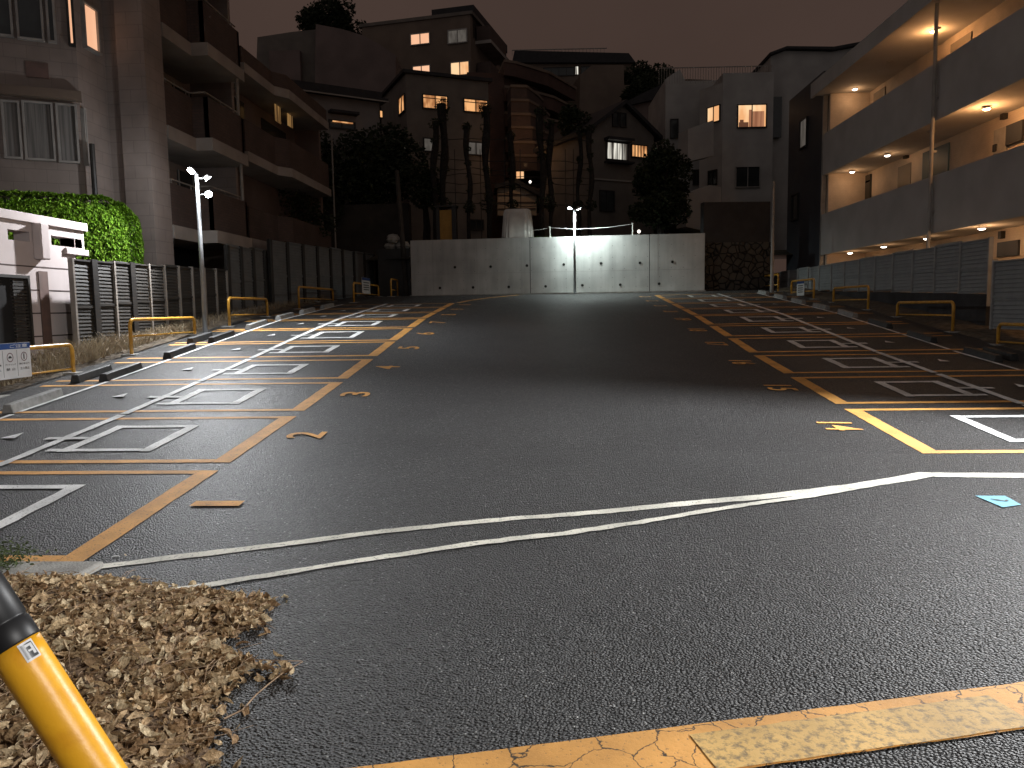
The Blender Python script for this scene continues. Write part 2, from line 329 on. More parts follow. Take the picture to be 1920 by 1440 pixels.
for n_ in MT['patch'].node_tree.nodes:
    if n_.type == 'TEX_NOISE' and n_.inputs['Scale'].default_value > 40: n_.inputs['Scale'].default_value = 26

# vertical facade: origin point p, horizontal direction az (degrees from +Y towards +X), outward normal towards the camera
class Face:
    def __init__(s, p, az):
        s.p = Vector((p[0], p[1], 0)); a = R(az); s.d = Vector((math.sin(a), math.cos(a), 0))
        n = Vector((s.d.y, -s.d.x, 0))
        if n.dot(EYEP-s.p) < 0: n = -n
        s.n = n
    def hit(s, u, v):
        d = ray(u, v); t = (s.p-Vector((0,0,0))).dot(s.n)/d.dot(s.n)
        q = EYEP+d*t; return (q-s.p).dot(s.d), q.z
    def pt(s, a, z, out=0): q = s.p+s.d*a+s.n*out; return (q.x, q.y, z)
    def box(s, mb, a0, a1, z0, z1, o0, o1):
        a0, a1 = min(a0,a1), max(a0,a1)
        mb.hexa([s.pt(a0,z0,o1), s.pt(a1,z0,o1), s.pt(a1,z0,o0), s.pt(a0,z0,o0), s.pt(a0,z1,o1), s.pt(a1,z1,o1), s.pt(a1,z1,o0), s.pt(a0,z1,o0)])
    def poly(s, mb, pts, depth, out=0):      # outline in (a,z), extruded backwards
        n = len(pts)
        mb.add([s.pt(a,z,out) for a,z in pts]+[s.pt(a,z,out-depth) for a,z in pts], [tuple(range(n)), tuple(range(n,2*n))[::-1]]+[(i,n+i,n+(i+1)%n,(i+1)%n) for i in range(n)])
def window(face, parent, rect, pane, mull=1, fr=None, name='window', t=.06, label=None, rail=False, curtain=False):
    u0, v0, u1, v1 = rect
    a0, z1 = face.hit(u0, v0); a1, z0 = face.hit(u1, v1)
    a0, a1 = min(a0,a1), max(a0,a1); z0, z1 = min(z0,z1), max(z0,z1)
    fr = fr or MT['post']; m = MB()
    face.box(m, a0-t, a1+t, z1, z1+t, .0, .09); face.box(m, a0-t, a1+t, z0-t, z0, .0, .12)
    face.box(m, a0-t, a0, z0, z1, .0, .085); face.box(m, a1, a1+t, z0, z1, .0, .085)
    for k in range(1, mull+1):
        a = a0+(a1-a0)*k/(mull+1); face.box(m, a-t*.45, a+t*.45, z0, z1, .03, .07)
    if rail: zz = z0+(z1-z0)*.78; face.box(m, a0, a1, zz-t*.35, zz+t*.35, .03, .065)
    o = m.build(name, fr, parent)
    p = MB(); face.box(p, a0, a1, z0, z1, .004, .03); po = p.build('pane', pane, o)
    if label: o['label'] = label
    return o

# ------------------------------------------------------------------ ground
fx = [-80,-3.0,-2,-.32,1.13,2.6,3.42,80]; fy = [4.85,4.85,5.2,5.83,6.14,6.67,7.1,7.1]
def yfold(x): return float(np.interp(x, fx, fy))
XS = [-80,-50,-30,-18,-12,-9.5]+[round(-9+.5*i,3) for i in range(38)]+[10.5,12,18,30,50,80]
XS = sorted(set(XS+[-3.3,3.8]+fx))
def sheet(name, rows, label_kind='structure', mat=None, cols=None):
    mb = MB(); cols = cols or XS; n = len(cols)
    for r in rows:
        for x in cols:
            y = r(x) if callable(r) else r; mb.v.append((x, y, gz(x,y)))
    for i in range(len(rows)-1):
        for j in range(n-1): mb.f.append((i*n+j, i*n+j+1, (i+1)*n+j+1, (i+1)*n+j))
    o = mb.build(name, mat); o['kind'] = label_kind; return o
lotY = sorted(set([y for y,_ in ZL+ZR if y > 7.1 and y < 31.5]+[7.6+.6*i for i in range(39)]+[31.0,32.6,45]))
sheet('parking_lot', [yfold]+[(lambda x,t=t: yfold(x)+(7.12-yfold(x))*t) for t in (.067,.15,.3,.5,.75)]+[7.12]+[y for y in lotY if y > 7.13], mat=MT['asphalt'])
roadY = [-60,-30,-12,-5,0,1,2,2.5,3,3.5,4,4.4,4.7]
sheet('road', roadY+[lambda x: min(yfold(x)-.02, 4.8+ (yfold(x)-4.8)*.3), lambda x: 4.8+(yfold(x)-4.8)*.65 if yfold(x) > 4.9 else 4.835, yfold], mat=MT['asphalt'])
# terraced hillside behind the retaining wall
hb = MB(); hy = [31.7,33,36,40,46,55,65,80,110,170]; hz = [3.7,4.0,4.1,4.3,4.9,6.5,8.5,11,14,15]; hx = [-90,-50,-25,-12,-5.6,0,6,8.2,14,25,50,90]
for y,z in zip(hy,hz):
    for x in hx: hb.v.append((x, y+(0 if -5.7<x<6.1 else 2.3), z))
for i in range(len(hy)-1):
    for j in range(len(hx)-1): hb.f.append((i*len(hx)+j, i*len(hx)+j+1, (i+1)*len(hx)+j+1, (i+1)*len(hx)+j))
tag(hb.build('hillside', MT['hill']), kind='structure')

def drape(mb, p, q, wdt, lift, jit=.0, seg=.3, w2=None):
    p, q = Vector((p[0],p[1])), Vector((q[0],q[1])); L = (q-p).length; n = max(1,int(L/seg)); d = (q-p)/L; nn = Vector((-d.y,d.x))
    w2 = wdt if w2 is None else w2; vs = []
    for i in range(n+1):
        c = p+d*(L*i/n); ww = wdt+(w2-wdt)*i/n
        for s in (-.5,.5):
            k = c+nn*(s*ww+random.uniform(-jit,jit)); vs.append((k.x,k.y,gz(k.x,k.y)+lift))
    mb.add(vs, [(2*i,2*i+2,2*i+3,2*i+1) for i in range(n)])
def path(mb, pts, wdt, lift, jit=.004, seg=.12, ws=None):
    # one mitred polyline strip
    P2 = []; W = []
    for i in range(len(pts)-1):
        a, b = Vector(pts[i][:2]), Vector(pts[i+1][:2]); n = max(1,int((b-a).length/seg))
        for k in range(n):
            P2.append(a+(b-a)*k/n); W.append((ws[i]+(ws[i+1]-ws[i])*k/n) if ws else wdt)
    P2.append(Vector(pts[-1][:2])); W.append(ws[-1] if ws else wdt); vs = []
    for i, c in enumerate(P2):
        d = (P2[min(i+1,len(P2)-1)]-P2[max(i-1,0)]).normalized(); nn = Vector((-d.y,d.x))
        for s in (-.5,.5):
            k = c+nn*(s*W[i]+random.uniform(-jit,jit)); vs.append((k.x,k.y,gz(k.x,k.y)+lift))
    mb.add(vs, [(2*i,2*i+2,2*i+3,2*i+1) for i in range(len(P2)-1)])

# ------------------------------------------------------------------ painted bays
def glyph_mesh(txt):
    cu = bpy.data.curves.new('t', 'FONT'); cu.body = txt; cu.resolution_u = 3; cu.offset = .012; cu.align_x = 'LEFT'
    o = bpy.data.objects.new('t', cu); COL.objects.link(o); bpy.context.view_layer.update()
    me = bpy.data.meshes.new_from_object(o.evaluated_get(bpy.context.evaluated_depsgraph_get()))
    vs = [tuple(v.co) for v in me.vertices]; fs = [tuple(p.vertices) for p in me.polygons]
    bpy.data.objects.remove(o); bpy.data.curves.remove(cu); bpy.data.meshes.remove(me)
    return vs, fs
def number(txt, cx, cy, h, wd, side, parent):
    vs, fs = glyph_mesh(txt)
    x0, x1 = min(v[0] for v in vs), max(v[0] for v in vs); y0, y1 = min(v[1] for v in vs), max(v[1] for v in vs)
    mb = MB(); pts = []
    for x,y,_ in vs:
        a = ((x-x0)/(x1-x0)-.5)*wd; b = ((y-y0)/(y1-y0)-.5)*h
        if side < 0: X, Y = cx-b, cy+a
        else: X, Y = cx+b, cy-a
        pts.append((X, Y, gz(X,Y)+.012))
    mb.add(pts, fs); return mb.build('bay_number', MT['yellow'], parent)
LB = [(4.98,7.17),(7.44,9.49),(9.79,11.70),(11.98,13.77),(14.1,15.82),(15.98,17.89),(18.07,19.85),(20.05,21.85),(22.05,23.85),(24.05,25.85)]
RB = [(8.08,10.24),(10.55,12.55),(12.90,14.84),(15.16,17.0),(17.27,19.02),(19.25,21.1),(21.3,23.1),(23.3,25.1),(25.3,27.1),(27.3,29.1)]
names = {}
def bay(n, y0, y1, side):
    if side < 0: xf, xb, xa, xc = -3.23, -8.02, -4.27, -5.30
    else: xf, xb, xa, xc = 3.83, 8.55, 4.95, 5.93
    s = side; W = .19
    r = empty('painted_bay', (xf, y0, gz(xf,y0)))
    m = MB(); xi = xf+s*W
    # front line, then the side lines butted against it
    path(m, [(xf+s*W/2, y0), (xf+s*W/2, y1)], W, .006)
    wl = .11
    path(m, [(xi, y0+wl/2), (xb, y0+wl/2)], wl, .006); path(m, [(xi, y1-wl/2), (xb, y1-wl/2)], wl, .006)
    m.build('outline', MT['yellow'], r)
    b = MB(); g0, g1 = y0+.42, y1-.45; t = .13
    path(b, [(xa+s*t/2, g0), (xa+s*t/2, g1)], t, .010, .008); path(b, [(xc-s*t/2, g0), (xc-s*t/2, g1)], t, .010, .008)
    path(b, [(xa+s*t, g0+t/2), (xc+s*(.28)-s*t, g0+t/2)], t*.8, .0105, .007)
    path(b, [(xa+s*t, g1-t/2), (xc-s*t, g1-t/2)], t*.8, .0105, .007)
    b.build('inner_box', MT['white'], r)
    xm = xc+s*.27; c = MB()
    path(c, [(xm, y0-.12), (xm, y1+.12)], .11, .014, .008)
    path(c, [(xm-s*.28, (y0+y1)/2-.05), (xm+s*.22, (y0+y1)/2-.05)], .1, .016, .012)
    c.build('cross_line', MT['white'], r)
    k = MB(); xt, yt = xc+s*.95, (y0+y1)/2+.1
    k.add([(xt-s*.1,yt-.16,gz(xt,yt)+.01),(xt+s*.12,yt-.1,gz(xt,yt-.1)+.01),(xt+s*.02,yt+.17,gz(xt,yt+.17)+.01)], [(0,1,2)]); k.build('triangle_mark', MT['white'], r)
    bl = MB(); path(bl, [(xb-s*.92, y0+.05), (xb-s*.92, y1+.2)], .07, .0145, .004); bl.build('stop_line', MT['white'], r)
    number(str(n), xf-s*.42, (y0+y1)/2+.08, .42, .30 if n < 10 else .42, side, r) if n != 1 else number('1', xf-s*.42, 6.18, .42, .13, side, r)
    sd = 'left' if s < 0 else 'right'
    tag(r, 'yellow outlined parking bay with a white box, numbered %d, on the %s of the aisle' % (n, sd), 'parking bay', 'painted parking bays')
for i, (a,b) in enumerate(LB): bay(i+1, a, b, -1)
for i, (a,b) in enumerate(RB): bay(14+i, a, b, 1)
# far curving yellow line on the left, white lines across the entrance
m = MB(); path(m, [(-3.15,26.0),(-2.9,27.2),(-2.3,28.8),(-1.3,30.3)], .16, .007); tag(m.build('painted_line', MT['yellow']), 'yellow line curving across the top of the aisle before the concrete wall', 'painted line')
m = MB(); pts = [G(u,v) for u,v in [(185,1064),(330,1046),(500,1026),(700,1000),(850,984),(960,973.5),(1060,966.5),(1140,960),(1300,944),(1450,931),(1600,913),(1680,901)]]
pts = [(p.x,p.y) for p in pts]+[(3.42,7.14),(4.4,7.10),(6,7.02),(9.4,6.95)]
path(m, pts, .1, .007, .007, .08, ws=[.12,.1,.09,.09,.09,.09,.095,.1,.12,.14,.15,.16,.17,.17,.17,.17])
tag(m.build('painted_line', MT['cream']), 'upper worn white line crossing the lot entrance, bending level on the right', 'painted line', 'white entrance lines')
m = MB(); pts = [G(u,v) for u,v in [(262,1118),(380,1101),(500,1081),(700,1049),(850,1027),(960,1012.5),(1060,1002),(1200,981),(1400,948),(1520,932),(1590,919),(1640,911)]]
path(m, [(p.x,p.y) for p in pts], .08, .010, .009, .08, ws=[.09,.1,.09,.085,.08,.09,.08,.08,.085,.08,.08,.07])
tag(m.build('painted_line', MT['cream']), 'lower worn white line running from the leaf pile to merge with the upper one', 'painted line', 'white entrance lines')
# orange strip at the bottom of the picture
A = Vector((-.65,2.55)); Bp = Vector((1.97,3.21)); d = (Bp-A).normalized(); nn = Vector((d.y,-d.x))
r = empty('road_edge_strip', (.5,2.8,0)); m = MB()
path(m, [tuple(A+d*t+nn*.15) for t in np.arange(-1.6,9,.6)], .31, .006, .003)
m.build('orange_band', MT['strip'], r)
m = MB(); path(m, [tuple(A+d*t+nn*.182) for t in np.arange(1.17,2.56,.1)], .235, .010, .004); m.build('worn_patch', MT['patch'], r)
tag(r, 'cracked orange painted strip with a paler worn patch along the bottom edge', 'painted strip')
# blue mark
m = MB(); q = [G(1828,931), G(1884,931), G(1915,948), G(1880,953)]; m.add([(p.x,p.y,p.z+.008) for p in q], [(0,1,2,3)])
bt = empty('blue_marker', q[0]); m.build('tape', MT['blue'], bt)
m = MB(); a = G(1857,938); b = G(1885,942); c = G(1889,940); path(m, [(a.x,a.y),(b.x,b.y),(c.x,c.y)], .02, .013, .003, .05); m.build('pen_mark', MT['black'], bt)
tag(bt, 'light blue square tape with a dark tick stuck on the asphalt at right', 'marker')

# concrete corner at lot entrance, left
m = MB(); c5 = [(-3.0,4.86),(-3.02,4.55),(-3.5,4.2),(-6.5,4.0),(-6.5,4.85)]
m.prism(c5, -.3, -.035); tag(m.build('kerb', MT['kerb'], bevel=.02), 'pale concrete corner slab between leaf pile and bay one', 'kerb')

# ------------------------------------------------------------------ left verge
m = MB(); rows = [10.3+.45*i for i in range(48)]
for y in rows:
    for j, x in enumerate([-12.5,-9.2,-8.85,-8.5,-8.22]): m.v.append((x+random.uniform(-.05,.05), y, gz(-8,y)+[.1,.16,.13,.08,-.02][j]+random.uniform(-.03,.03)))
for i in range(len(rows)-1):
    for j in range(4): m.f.append((i*5+j, i*5+j+1, (i+1)*5+j+1, (i+1)*5+j))
tag(m.build('verge', MT['soil']), kind='structure')
m = MB(); rows = [9+.45*i for i in range(52)]
for y in rows:
    for j, x in enumerate([8.75,9.0,9.45,12]): m.v.append((x, y, gz(8,y)+[-.02,.05,.1,.1][j]+random.uniform(-.02,.02)))
for i in range(len(rows)-1):
    for j in range(3): m.f.append((i*4+j, i*4+j+1, (i+1)*4+j+1, (i+1)*4+j))
tag(m.build('verge', MT['soil']), kind='structure')

def blades(n, fn, mat, name, label, cat, hr=(.1,.35), wr=(.004,.01), lean=.5):
    mb = MB()
    for _ in range(n):
        x,y,z,s = fn(); h = random.uniform(*hr)*s; w = random.uniform(*wr); a = random.uniform(0,2*math.pi); l = random.uniform(0,lean)*h
        dx,dy = math.cos(a),math.sin(a); k = len(mb.v)
        b = random.uniform(0,6.28); ex,ey = math.cos(b)*w,math.sin(b)*w
        mb.v += [(x-ex,y-ey,z),(x+ex,y+ey,z),(x+dx*l*.4-ex*.8,y+dy*l*.4-ey*.8,z+h*.6),(x+dx*l*.4+ex*.8,y+dy*l*.4+ey*.8,z+h*.6),(x+dx*l,y+dy*l,z+h)]
        mb.f += [(k,k+1,k+3,k+2),(k+2,k+3,k+4)]
    return tag(mb.build(name, mat), label, cat, kind='stuff')
def vf():
    y = random.uniform(11.2,31); 
    if random.random() < .55: y = random.uniform(11.2,18)
    x = random.uniform(-9.0,-8.3); return x,y,gz(-8,y)+.08,(1.4 if 12.4<y<15 and x<-8.5 else .8)
blades(7000, vf, MT['weed'], 'dead_weeds', 'dry straw coloured weeds along the foot of the louvre fence', 'weeds', (.06,.30), (.003,.009), 1.3)

# leaf mesh generator (numpy, many small curled leaves in one mesh)
def leaves_mesh(name, mat, pos, size, nrm_bias=.6, curl=.5, aspect=.45, parent=None, nl=4, directions=None, two=False, jag=False):
    n = len(pos); ks = np.linspace(0,1,nl+1); vs = []; F_ = []
    wprof = np.sin(np.pi*np.clip(ks*.97+.02,0,1))**(.8 if not jag else 1.15)
    th = rng.uniform(0,2*np.pi,n)
    tl = rng.normal(0,nrm_bias,(n,2))
    zax = np.stack([tl[:,0],tl[:,1],np.ones(n)],1) if directions is None else directions+rng.normal(0,nrm_bias,(n,3))
    zax /= np.linalg.norm(zax,axis=1)[:,None]
    ref = np.stack([np.cos(th),np.sin(th),np.zeros(n)],1)
    if two: ref = np.stack([rng.normal(0,.45,n),rng.normal(0,.45,n),np.ones(n)],1)
    xax = ref-zax*(ref*zax).sum(1)[:,None]; xax /= np.linalg.norm(xax,axis=1)[:,None]+1e-9
    yax = np.cross(zax,xax)
    cu = rng.uniform(-curl,curl,n)*2.2; fold = rng.uniform(.1,.9,n)
    V = np.zeros((n,(nl+1)*3,3)); asp = rng.uniform(.45,1.35,n) if jag else np.ones(n)
    for i,k in enumerate(ks):
        ang = cu*(k-.5); 
        cx = np.where(np.abs(cu)>1e-3, np.sin(ang)/np.where(np.abs(cu)>1e-3,cu,1), k-.5); cz = np.where(np.abs(cu)>1e-3,(1-np.cos(ang))/np.where(np.abs(cu)>1e-3,cu,1),0)
        for j,s in enumerate((-1,0,1)):
            jw = rng.uniform(.8,1.2,n)*asp if jag else asp
            wy = (s*wprof[i]*aspect*.5*jw)[:,None] if True else 0; wz = abs(s)*wprof[i]*aspect*.5*fold*jw+(rng.normal(0,.03,n) if jag else 0)
            V[:,i*3+j,:] = pos+size[:,None]*(xax*cx[:,None]+yax*(wy)+zax*(cz+wz)[:,None])
    m_ = (nl+1)*3; base = []
    for i in range(nl):
        for j in range(2): base.append((i*3+j,i*3+j+1,(i+1)*3+j+1,(i+1)*3+j))
    base = np.array(base); Fc = (base[None]+(np.arange(n)*m_)[:,None,None]).reshape(-1,4)
    me = bpy.data.meshes.new(name); Vv = V.reshape(-1,3)
    me.vertices.add(len(Vv)); me.vertices.foreach_set('co', Vv.ravel()); me.loops.add(Fc.size); me.loops.foreach_set('vertex_index', Fc.ravel().astype(np.int32))
    me.polygons.add(len(Fc)); me.polygons.foreach_set('loop_start', np.arange(0,Fc.size,4).astype(np.int32)); me.update(calc_edges=True); me.validate()
    me.materials.append(mat); o = bpy.data.objects.new(name, me); COL.objects.link(o)
    if jag: me.polygons.foreach_set('use_smooth', [True]*len(me.polygons))
    if parent is not None: o.parent = parent; o.location = -OFF[parent]; OFF[o] = Vector((0,0,0))
    return o
# ------------------------------------------------------------------ leaf pile bottom left
from mathutils.geometry import intersect_point_line
def inpoly(x,y,poly):
    c = False; j = len(poly)-1
    for i in range(len(poly)):
        xi,yi = poly[i]; xj,yj = poly[j]
        if (yi>y)!=(yj>y) and x < (xj-xi)*(y-yi)/(yj-yi)+xi: c = not c
        j = i
    return c
lp = [(-4.6,4.5),(-3.1,4.62),(-2.82,4.62),(-2.5,4.44),(-2.26,4.36),(-2.03,4.35),(-1.75,4.22),(-1.58,4.22),(-1.62,4.0),(-1.52,3.86),(-1.66,3.6),(-1.56,3.46),(-1.36,3.40),(-1.40,3.09),(-1.33,2.85),(-1.2,2.5),(-1.1,2.0),(-1.1,1.2),(-4.6,1.2)]
def edged(x,y):
    best = 9
    for i in range(len(lp)):
        a, b = Vector(lp[i]), Vector(lp[(i+1)%len(lp)]); ab = b-a; t = max(0,min(1,(Vector((x,y))-a).dot(ab)/ab.dot(ab)))
        best = min(best,((a+ab*t)-Vector((x,y))).length)
    return best
pos = []; siz = []
while len(pos) < 17000:
    x = random.uniform(-4.6,-1.0); y = random.uniform(1.2,4.7)
    if not inpoly(x,y,lp): 
        if edged(x,y) > .16 or random.random() > .12*math.exp(-edged(x,y)*18): continue
        e = 0
    else: e = edged(x,y)
    if y < 2.0 and random.random() < .5: continue
    hmax = .16*(1-math.exp(-e*4))*(.8+.4*math.sin(x*5)*math.sin(y*4.3))
    z = gz(x,y)+.008+hmax*random.random()**.35
    pos.append((x,y,z)); siz.append(random.choice([.03,.045,.055,.07,.085,.10]) * (1.45 if random.random()<.10 and x>-2.4 else 1))
pos = np.array(pos); siz = np.array(siz)
pile = empty('leaf_pile', (-2.4,3.3,0)); lo = leaves_mesh('dry_leaves', MT['leaf_dry'], pos, siz, 1.1, 2.1, .40, pile, 6, jag=True); lo['kind'] = 'stuff'
mb = MB(); NX = 40
for i in range(NX+1):
    for j in range(NX+1):
        x = -4.6+3.6*i/NX; y = 1.2+3.4*j/NX; e = edged(x,y) if inpoly(x,y,lp) else 0
        mb.v.append((x,y,gz(x,y)-.01+.135*(1-math.exp(-e*4))*(.8+.4*math.sin(x*5)*math.sin(y*4.3))*(1 if e>0 else 0)-(0.0 if e>0 else .03)))
for i in range(NX):
    for j in range(NX): mb.f.append((i*(NX+1)+j,(i+1)*(NX+1)+j,(i+1)*(NX+1)+j+1,i*(NX+1)+j+1))
lm = pm('leaf_litter', (.20,.13,.075), (.06,.035,.02), 35, .95, .8, 60); mb.build('litter_bed', lm, pile, smooth=True)
mb = MB()
for _ in range(520):
    x = random.uniform(-3.6,-1.25); y = random.uniform(2.0,4.5)
    if not inpoly(x,y,lp): continue
    z = gz(x,y)+.155*(1-math.exp(-edged(x,y)*4))+random.uniform(.0,.03); a = random.uniform(0,6.28); L = random.uniform(.05,.22); b = random.uniform(-.25,.25)
    p0 = Vector((x,y,z)); p1 = p0+Vector((math.cos(a),math.sin(a),random.uniform(-.1,.25)))*L*.5; p2 = p1+Vector((math.cos(a+b),math.sin(a+b),random.uniform(-.3,.1)))*L*.5
    mb.tube([p0,p1,p2], [.0018,.0015,.001], 5)
mb.build('twigs', MT['twig'], pile)['kind'] = 'stuff'
tag(pile, 'heap of curled dry brown leaves and twigs beside the slanting bollard', 'leaf pile')
def gp(u,v,h=.006): p = G(u,v); return Vector((p.x,p.y,p.z+h))
mb = MB(); mb.tube([gp(420,1357,.02),gp(455,1340,.02),gp(480,1308,.012),gp(505,1290,.02),gp(530,1275,.03),gp(568,1245,.012)], [.004,.0035,.0035,.003,.003,.002], 6)
tag(mb.build('fallen_twig', MT['twig']), 'long bent pale twig reaching out from the leaf pile over asphalt', 'twig')
mb = MB(); mb.tube([gp(470,1240,.01),gp(510,1246,.02),gp(566,1244,.012)], [.002,.0025,.002], 6)
tag(mb.build('fallen_twig', MT['twig']), 'short straight twig meeting the tip of the long bent twig', 'twig')
mb = MB(); mb.tube([gp(440,1170,.02),gp(480,1150,.03),gp(522,1122,.012)], [.004,.003,.002], 6)
tag(mb.build('fallen_twig', MT['twig']), 'thin twig poking out of the upper right tip of the leaf pile', 'twig')
# loose leaves on the asphalt
ps = [gp(520,1268,.02),gp(540,1275,.02),gp(505,1262,.015),gp(535,1262,.03),gp(490,1255,.02),gp(440,1280,.03),gp(450,1262,.02),gp(425,1385,.02),gp(445,1370,.01),gp(235,1044,.01),gp(440,1390,.01)]
ps += [gp(500+random.uniform(-35,45),1265+random.uniform(-14,14),random.uniform(.01,.04)) for _ in range(30)]
lo = leaves_mesh('scattered_leaves', MT['leaf_dry'], np.array([tuple(p) for p in ps]), rng.uniform(.03,.07,len(ps)), .8, .8, .5)
tag(lo, 'few loose dry leaves scattered on asphalt under the bent twig', 'leaves', kind='stuff')
# ferny weed on the concrete corner
ps = []; 
for _ in range(1500):
    a = random.gauss(0,.13); b = random.gauss(0,.14); h = abs(random.gauss(0,.06)); ps.append((-3.72+a,4.72+b*.8,-.02+h))
ps = np.array(ps); lo = leaves_mesh('weed_clump', MT['fern'], ps, rng.uniform(.012,.04,len(ps)), .8, .4, .35)
tag(lo, 'low green ferny weed growing on the concrete corner slab at the left edge', 'weed', kind='stuff')
# small litter and bright chips on the asphalt
for (u,v,lb) in [(216,1045,'cigarette end lying on asphalt beside the yellow corner of bay one'),(1826,742,'tiny white scrap lying inside bay fifteen')]:
    p = G(u,v); mb = MB(); mb.tube([(p.x-.02,p.y,p.z+.006),(p.x+.02,p.y+.012,p.z+.006)], .005, 8); tag(mb.build('litter', MT['signw']), lb, 'litter')

# ------------------------------------------------------------------ slanting bollard
DP = 1.87
def at_depth(u,v,D): return EYEP+ray(u,v)*D
c0 = at_depth(29,1212,DP); c1 = at_depth(177,1440,DP); dv = (c1-c0).normalized(); tb = (c0.z+.02)/-dv.z
base = c0+dv*tb; base.z = 0
bo = empty('bollard', (base.x,base.y,0)); rr = .0565
m = MB(); m.tube([c0+dv*tb*k/24 for k in range(25)], rr, 40); m.build('pole', MT['bollard'], bo, smooth=False)
for p in bpy.data.objects[-1:] if False else []: pass
m = MB(); prof = [(0,rr+.001),(.004,rr+.0025),(.052,rr+.0025),(.056,rr-.001),(.062,rr-.001),(.066,rr+.002),(.20,rr+.002),(.215,rr-.004),(.23,rr-.018),(.238,rr-.04)]
m.tube([c0-dv*a for a,_ in prof], [b for _,b in prof], 40); m.build('cap', MT['black'], bo)
m = MB(); m.tube([Vector((base.x,base.y,-.01))+Vector((0,0,z)) for z in (0,.012)], .13, 24); m.build('base_plate', MT['galv'], bo)
# sticker wrapped on the pole
e1 = (RT - dv*RT.dot(dv)).normalized(); e2 = dv.cross(e1); 
if e2.dot(EYEP-c0) < 0: e2 = -e2
def onp(t, ang, r): return c0+dv*t+(e1*math.sin(ang)+e2*math.cos(ang))*r
def wrap(mb, t0,t1,a0,a1,r,n=6):
    k = len(mb.v)
    for i in range(n+1):
        a = a0+(a1-a0)*i/n; mb.v += [tuple(onp(t0,a,r)), tuple(onp(t1,a,r))]
    for i in range(n): mb.f.append((k+2*i,k+2*i+1,k+2*i+3,k+2*i+2))
m = MB(); wrap(m,.004,.052,R(38),R(72),rr+.0012); st = m.build('sticker', MT['signw'], bo)
m = MB(); wrap(m,.009,.047,R(42),R(68),rr+.0018); m.build('sticker_print', pm('sticker_grey',(.07,.075,.08),rough=.3), st)
m = MB(); wrap(m,.012,.018,R(50),R(66),rr+.0024); wrap(m,.018,.040,R(60),R(66),rr+.0024); wrap(m,.026,.031,R(52),R(60),rr+.0024); m.build('sticker_mark', MT['signw'], st)
tag(bo, 'yellow bollard with a black cap slanting into the bottom left corner', 'bollard')
for o in bpy.data.objects:
    if o.parent == bo and o.type == 'MESH' and o.name.split('.')[0] in ('pole','cap'):
        o.data.polygons.foreach_set('use_smooth',[len(p.vertices)==4 for p in o.data.polygons])

# ------------------------------------------------------------------ U-shaped barriers
def hoop(ya, yb, x, h=.78, r=.034):
    pts = []; rad = .12
    za, zb = gz(x,ya), gz(x,yb)
    zt = za+h
    pts.append(Vector((x,ya,za-.02))); pts.append(Vector((x,ya,zt-rad)))
    for k in range(1,7):
        a = math.pi/2*k/6; pts.append(Vector((x,ya+rad*(1-math.cos(a)),zt-rad+rad*math.sin(a))))
    for k in range(0,6):
        a = math.pi/2*(1-k/6); pts.append(Vector((x,yb-rad*(1-math.cos(a)),zt-rad+rad*math.sin(a))))
    pts.append(Vector((x,yb,zt-rad))); pts.append(Vector((x,yb,zb-.02)))
    rt = empty('u_barrier', (x,(ya+yb)/2,gz(x,(ya+yb)/2)))
    m = MB(); m.tube(pts, r, 16); m.build('hoop', MT['ypipe'], rt, smooth=True)
    m = MB(); m.tube([Vector((x,ya+r,max(za+.27,zb+.06))),Vector((x,yb-r,max(za+.27,zb+.06)))], r*.55, 10); m.build('lower_rail', MT['ypipe'], rt, smooth=True)
    for (y,z) in ((ya,za),(yb,zb)):
        m = MB(); m.box(x-.14,x+.14,y-.16,y+.16,z-.05,z+.012); m.build('footing', MT['kerb'], rt)
    return rt
def yx(u, X): return P(u,600,X=X).y
hl = [(10.9, yx(131,-8.2), -8.2, 'nearest yellow hoop barrier on the left, with a white sign on it'),
 (yx(243,-8.2), yx(364,-8.2), -8.2, 'second yellow hoop barrier on the left, before the dark louvre fence'),
 (yx(430,-8.0), yx(502,-8.0), -8.0, 'bright yellow hoop barrier just beyond the left lamp post'),
 (yx(562,-8.05), yx(626,-8.05), -8.05, 'dim orange hoop barrier on the left, next beyond the bright one'),
 (yx(665,-7.0), yx(711,-7.0), -7.0, 'far left hoop barrier carrying a small white notice'),
 (yx(735,-6.4), yx(747,-6.4), -6.4, 'narrow far hoop barrier beside the left end of the concrete wall')]
hoops = []
for a,b,x,l in hl:
    o = hoop(a,b,x,h=.68 if x < -8.1 else .70); tag(o,l,'barrier','yellow hoop barriers'); hoops.append(o)
for u0,u1,x,l in [(1995,1873,8.85,'nearest yellow hoop barrier on the right, cut by the right edge'),(1787,1682,8.85,'second yellow hoop barrier on the right, before the dark retaining wall'),
  (1627,1562,8.85,'dim hoop barrier on the right below the grey fence'),(1525,1483,8.7,'far right hoop barrier carrying a white notice'),(1458,1428,8.6,'farthest hoop barrier on the right beside the white drain pipe')]:
    if u0 == 1995: a,b = 13.2, yx(1873,x)
    else: a,b = yx(u0,x), yx(u1,x)
    tag(hoop(min(a,b),max(a,b),x,h=.66),l,'barrier','yellow hoop barriers')

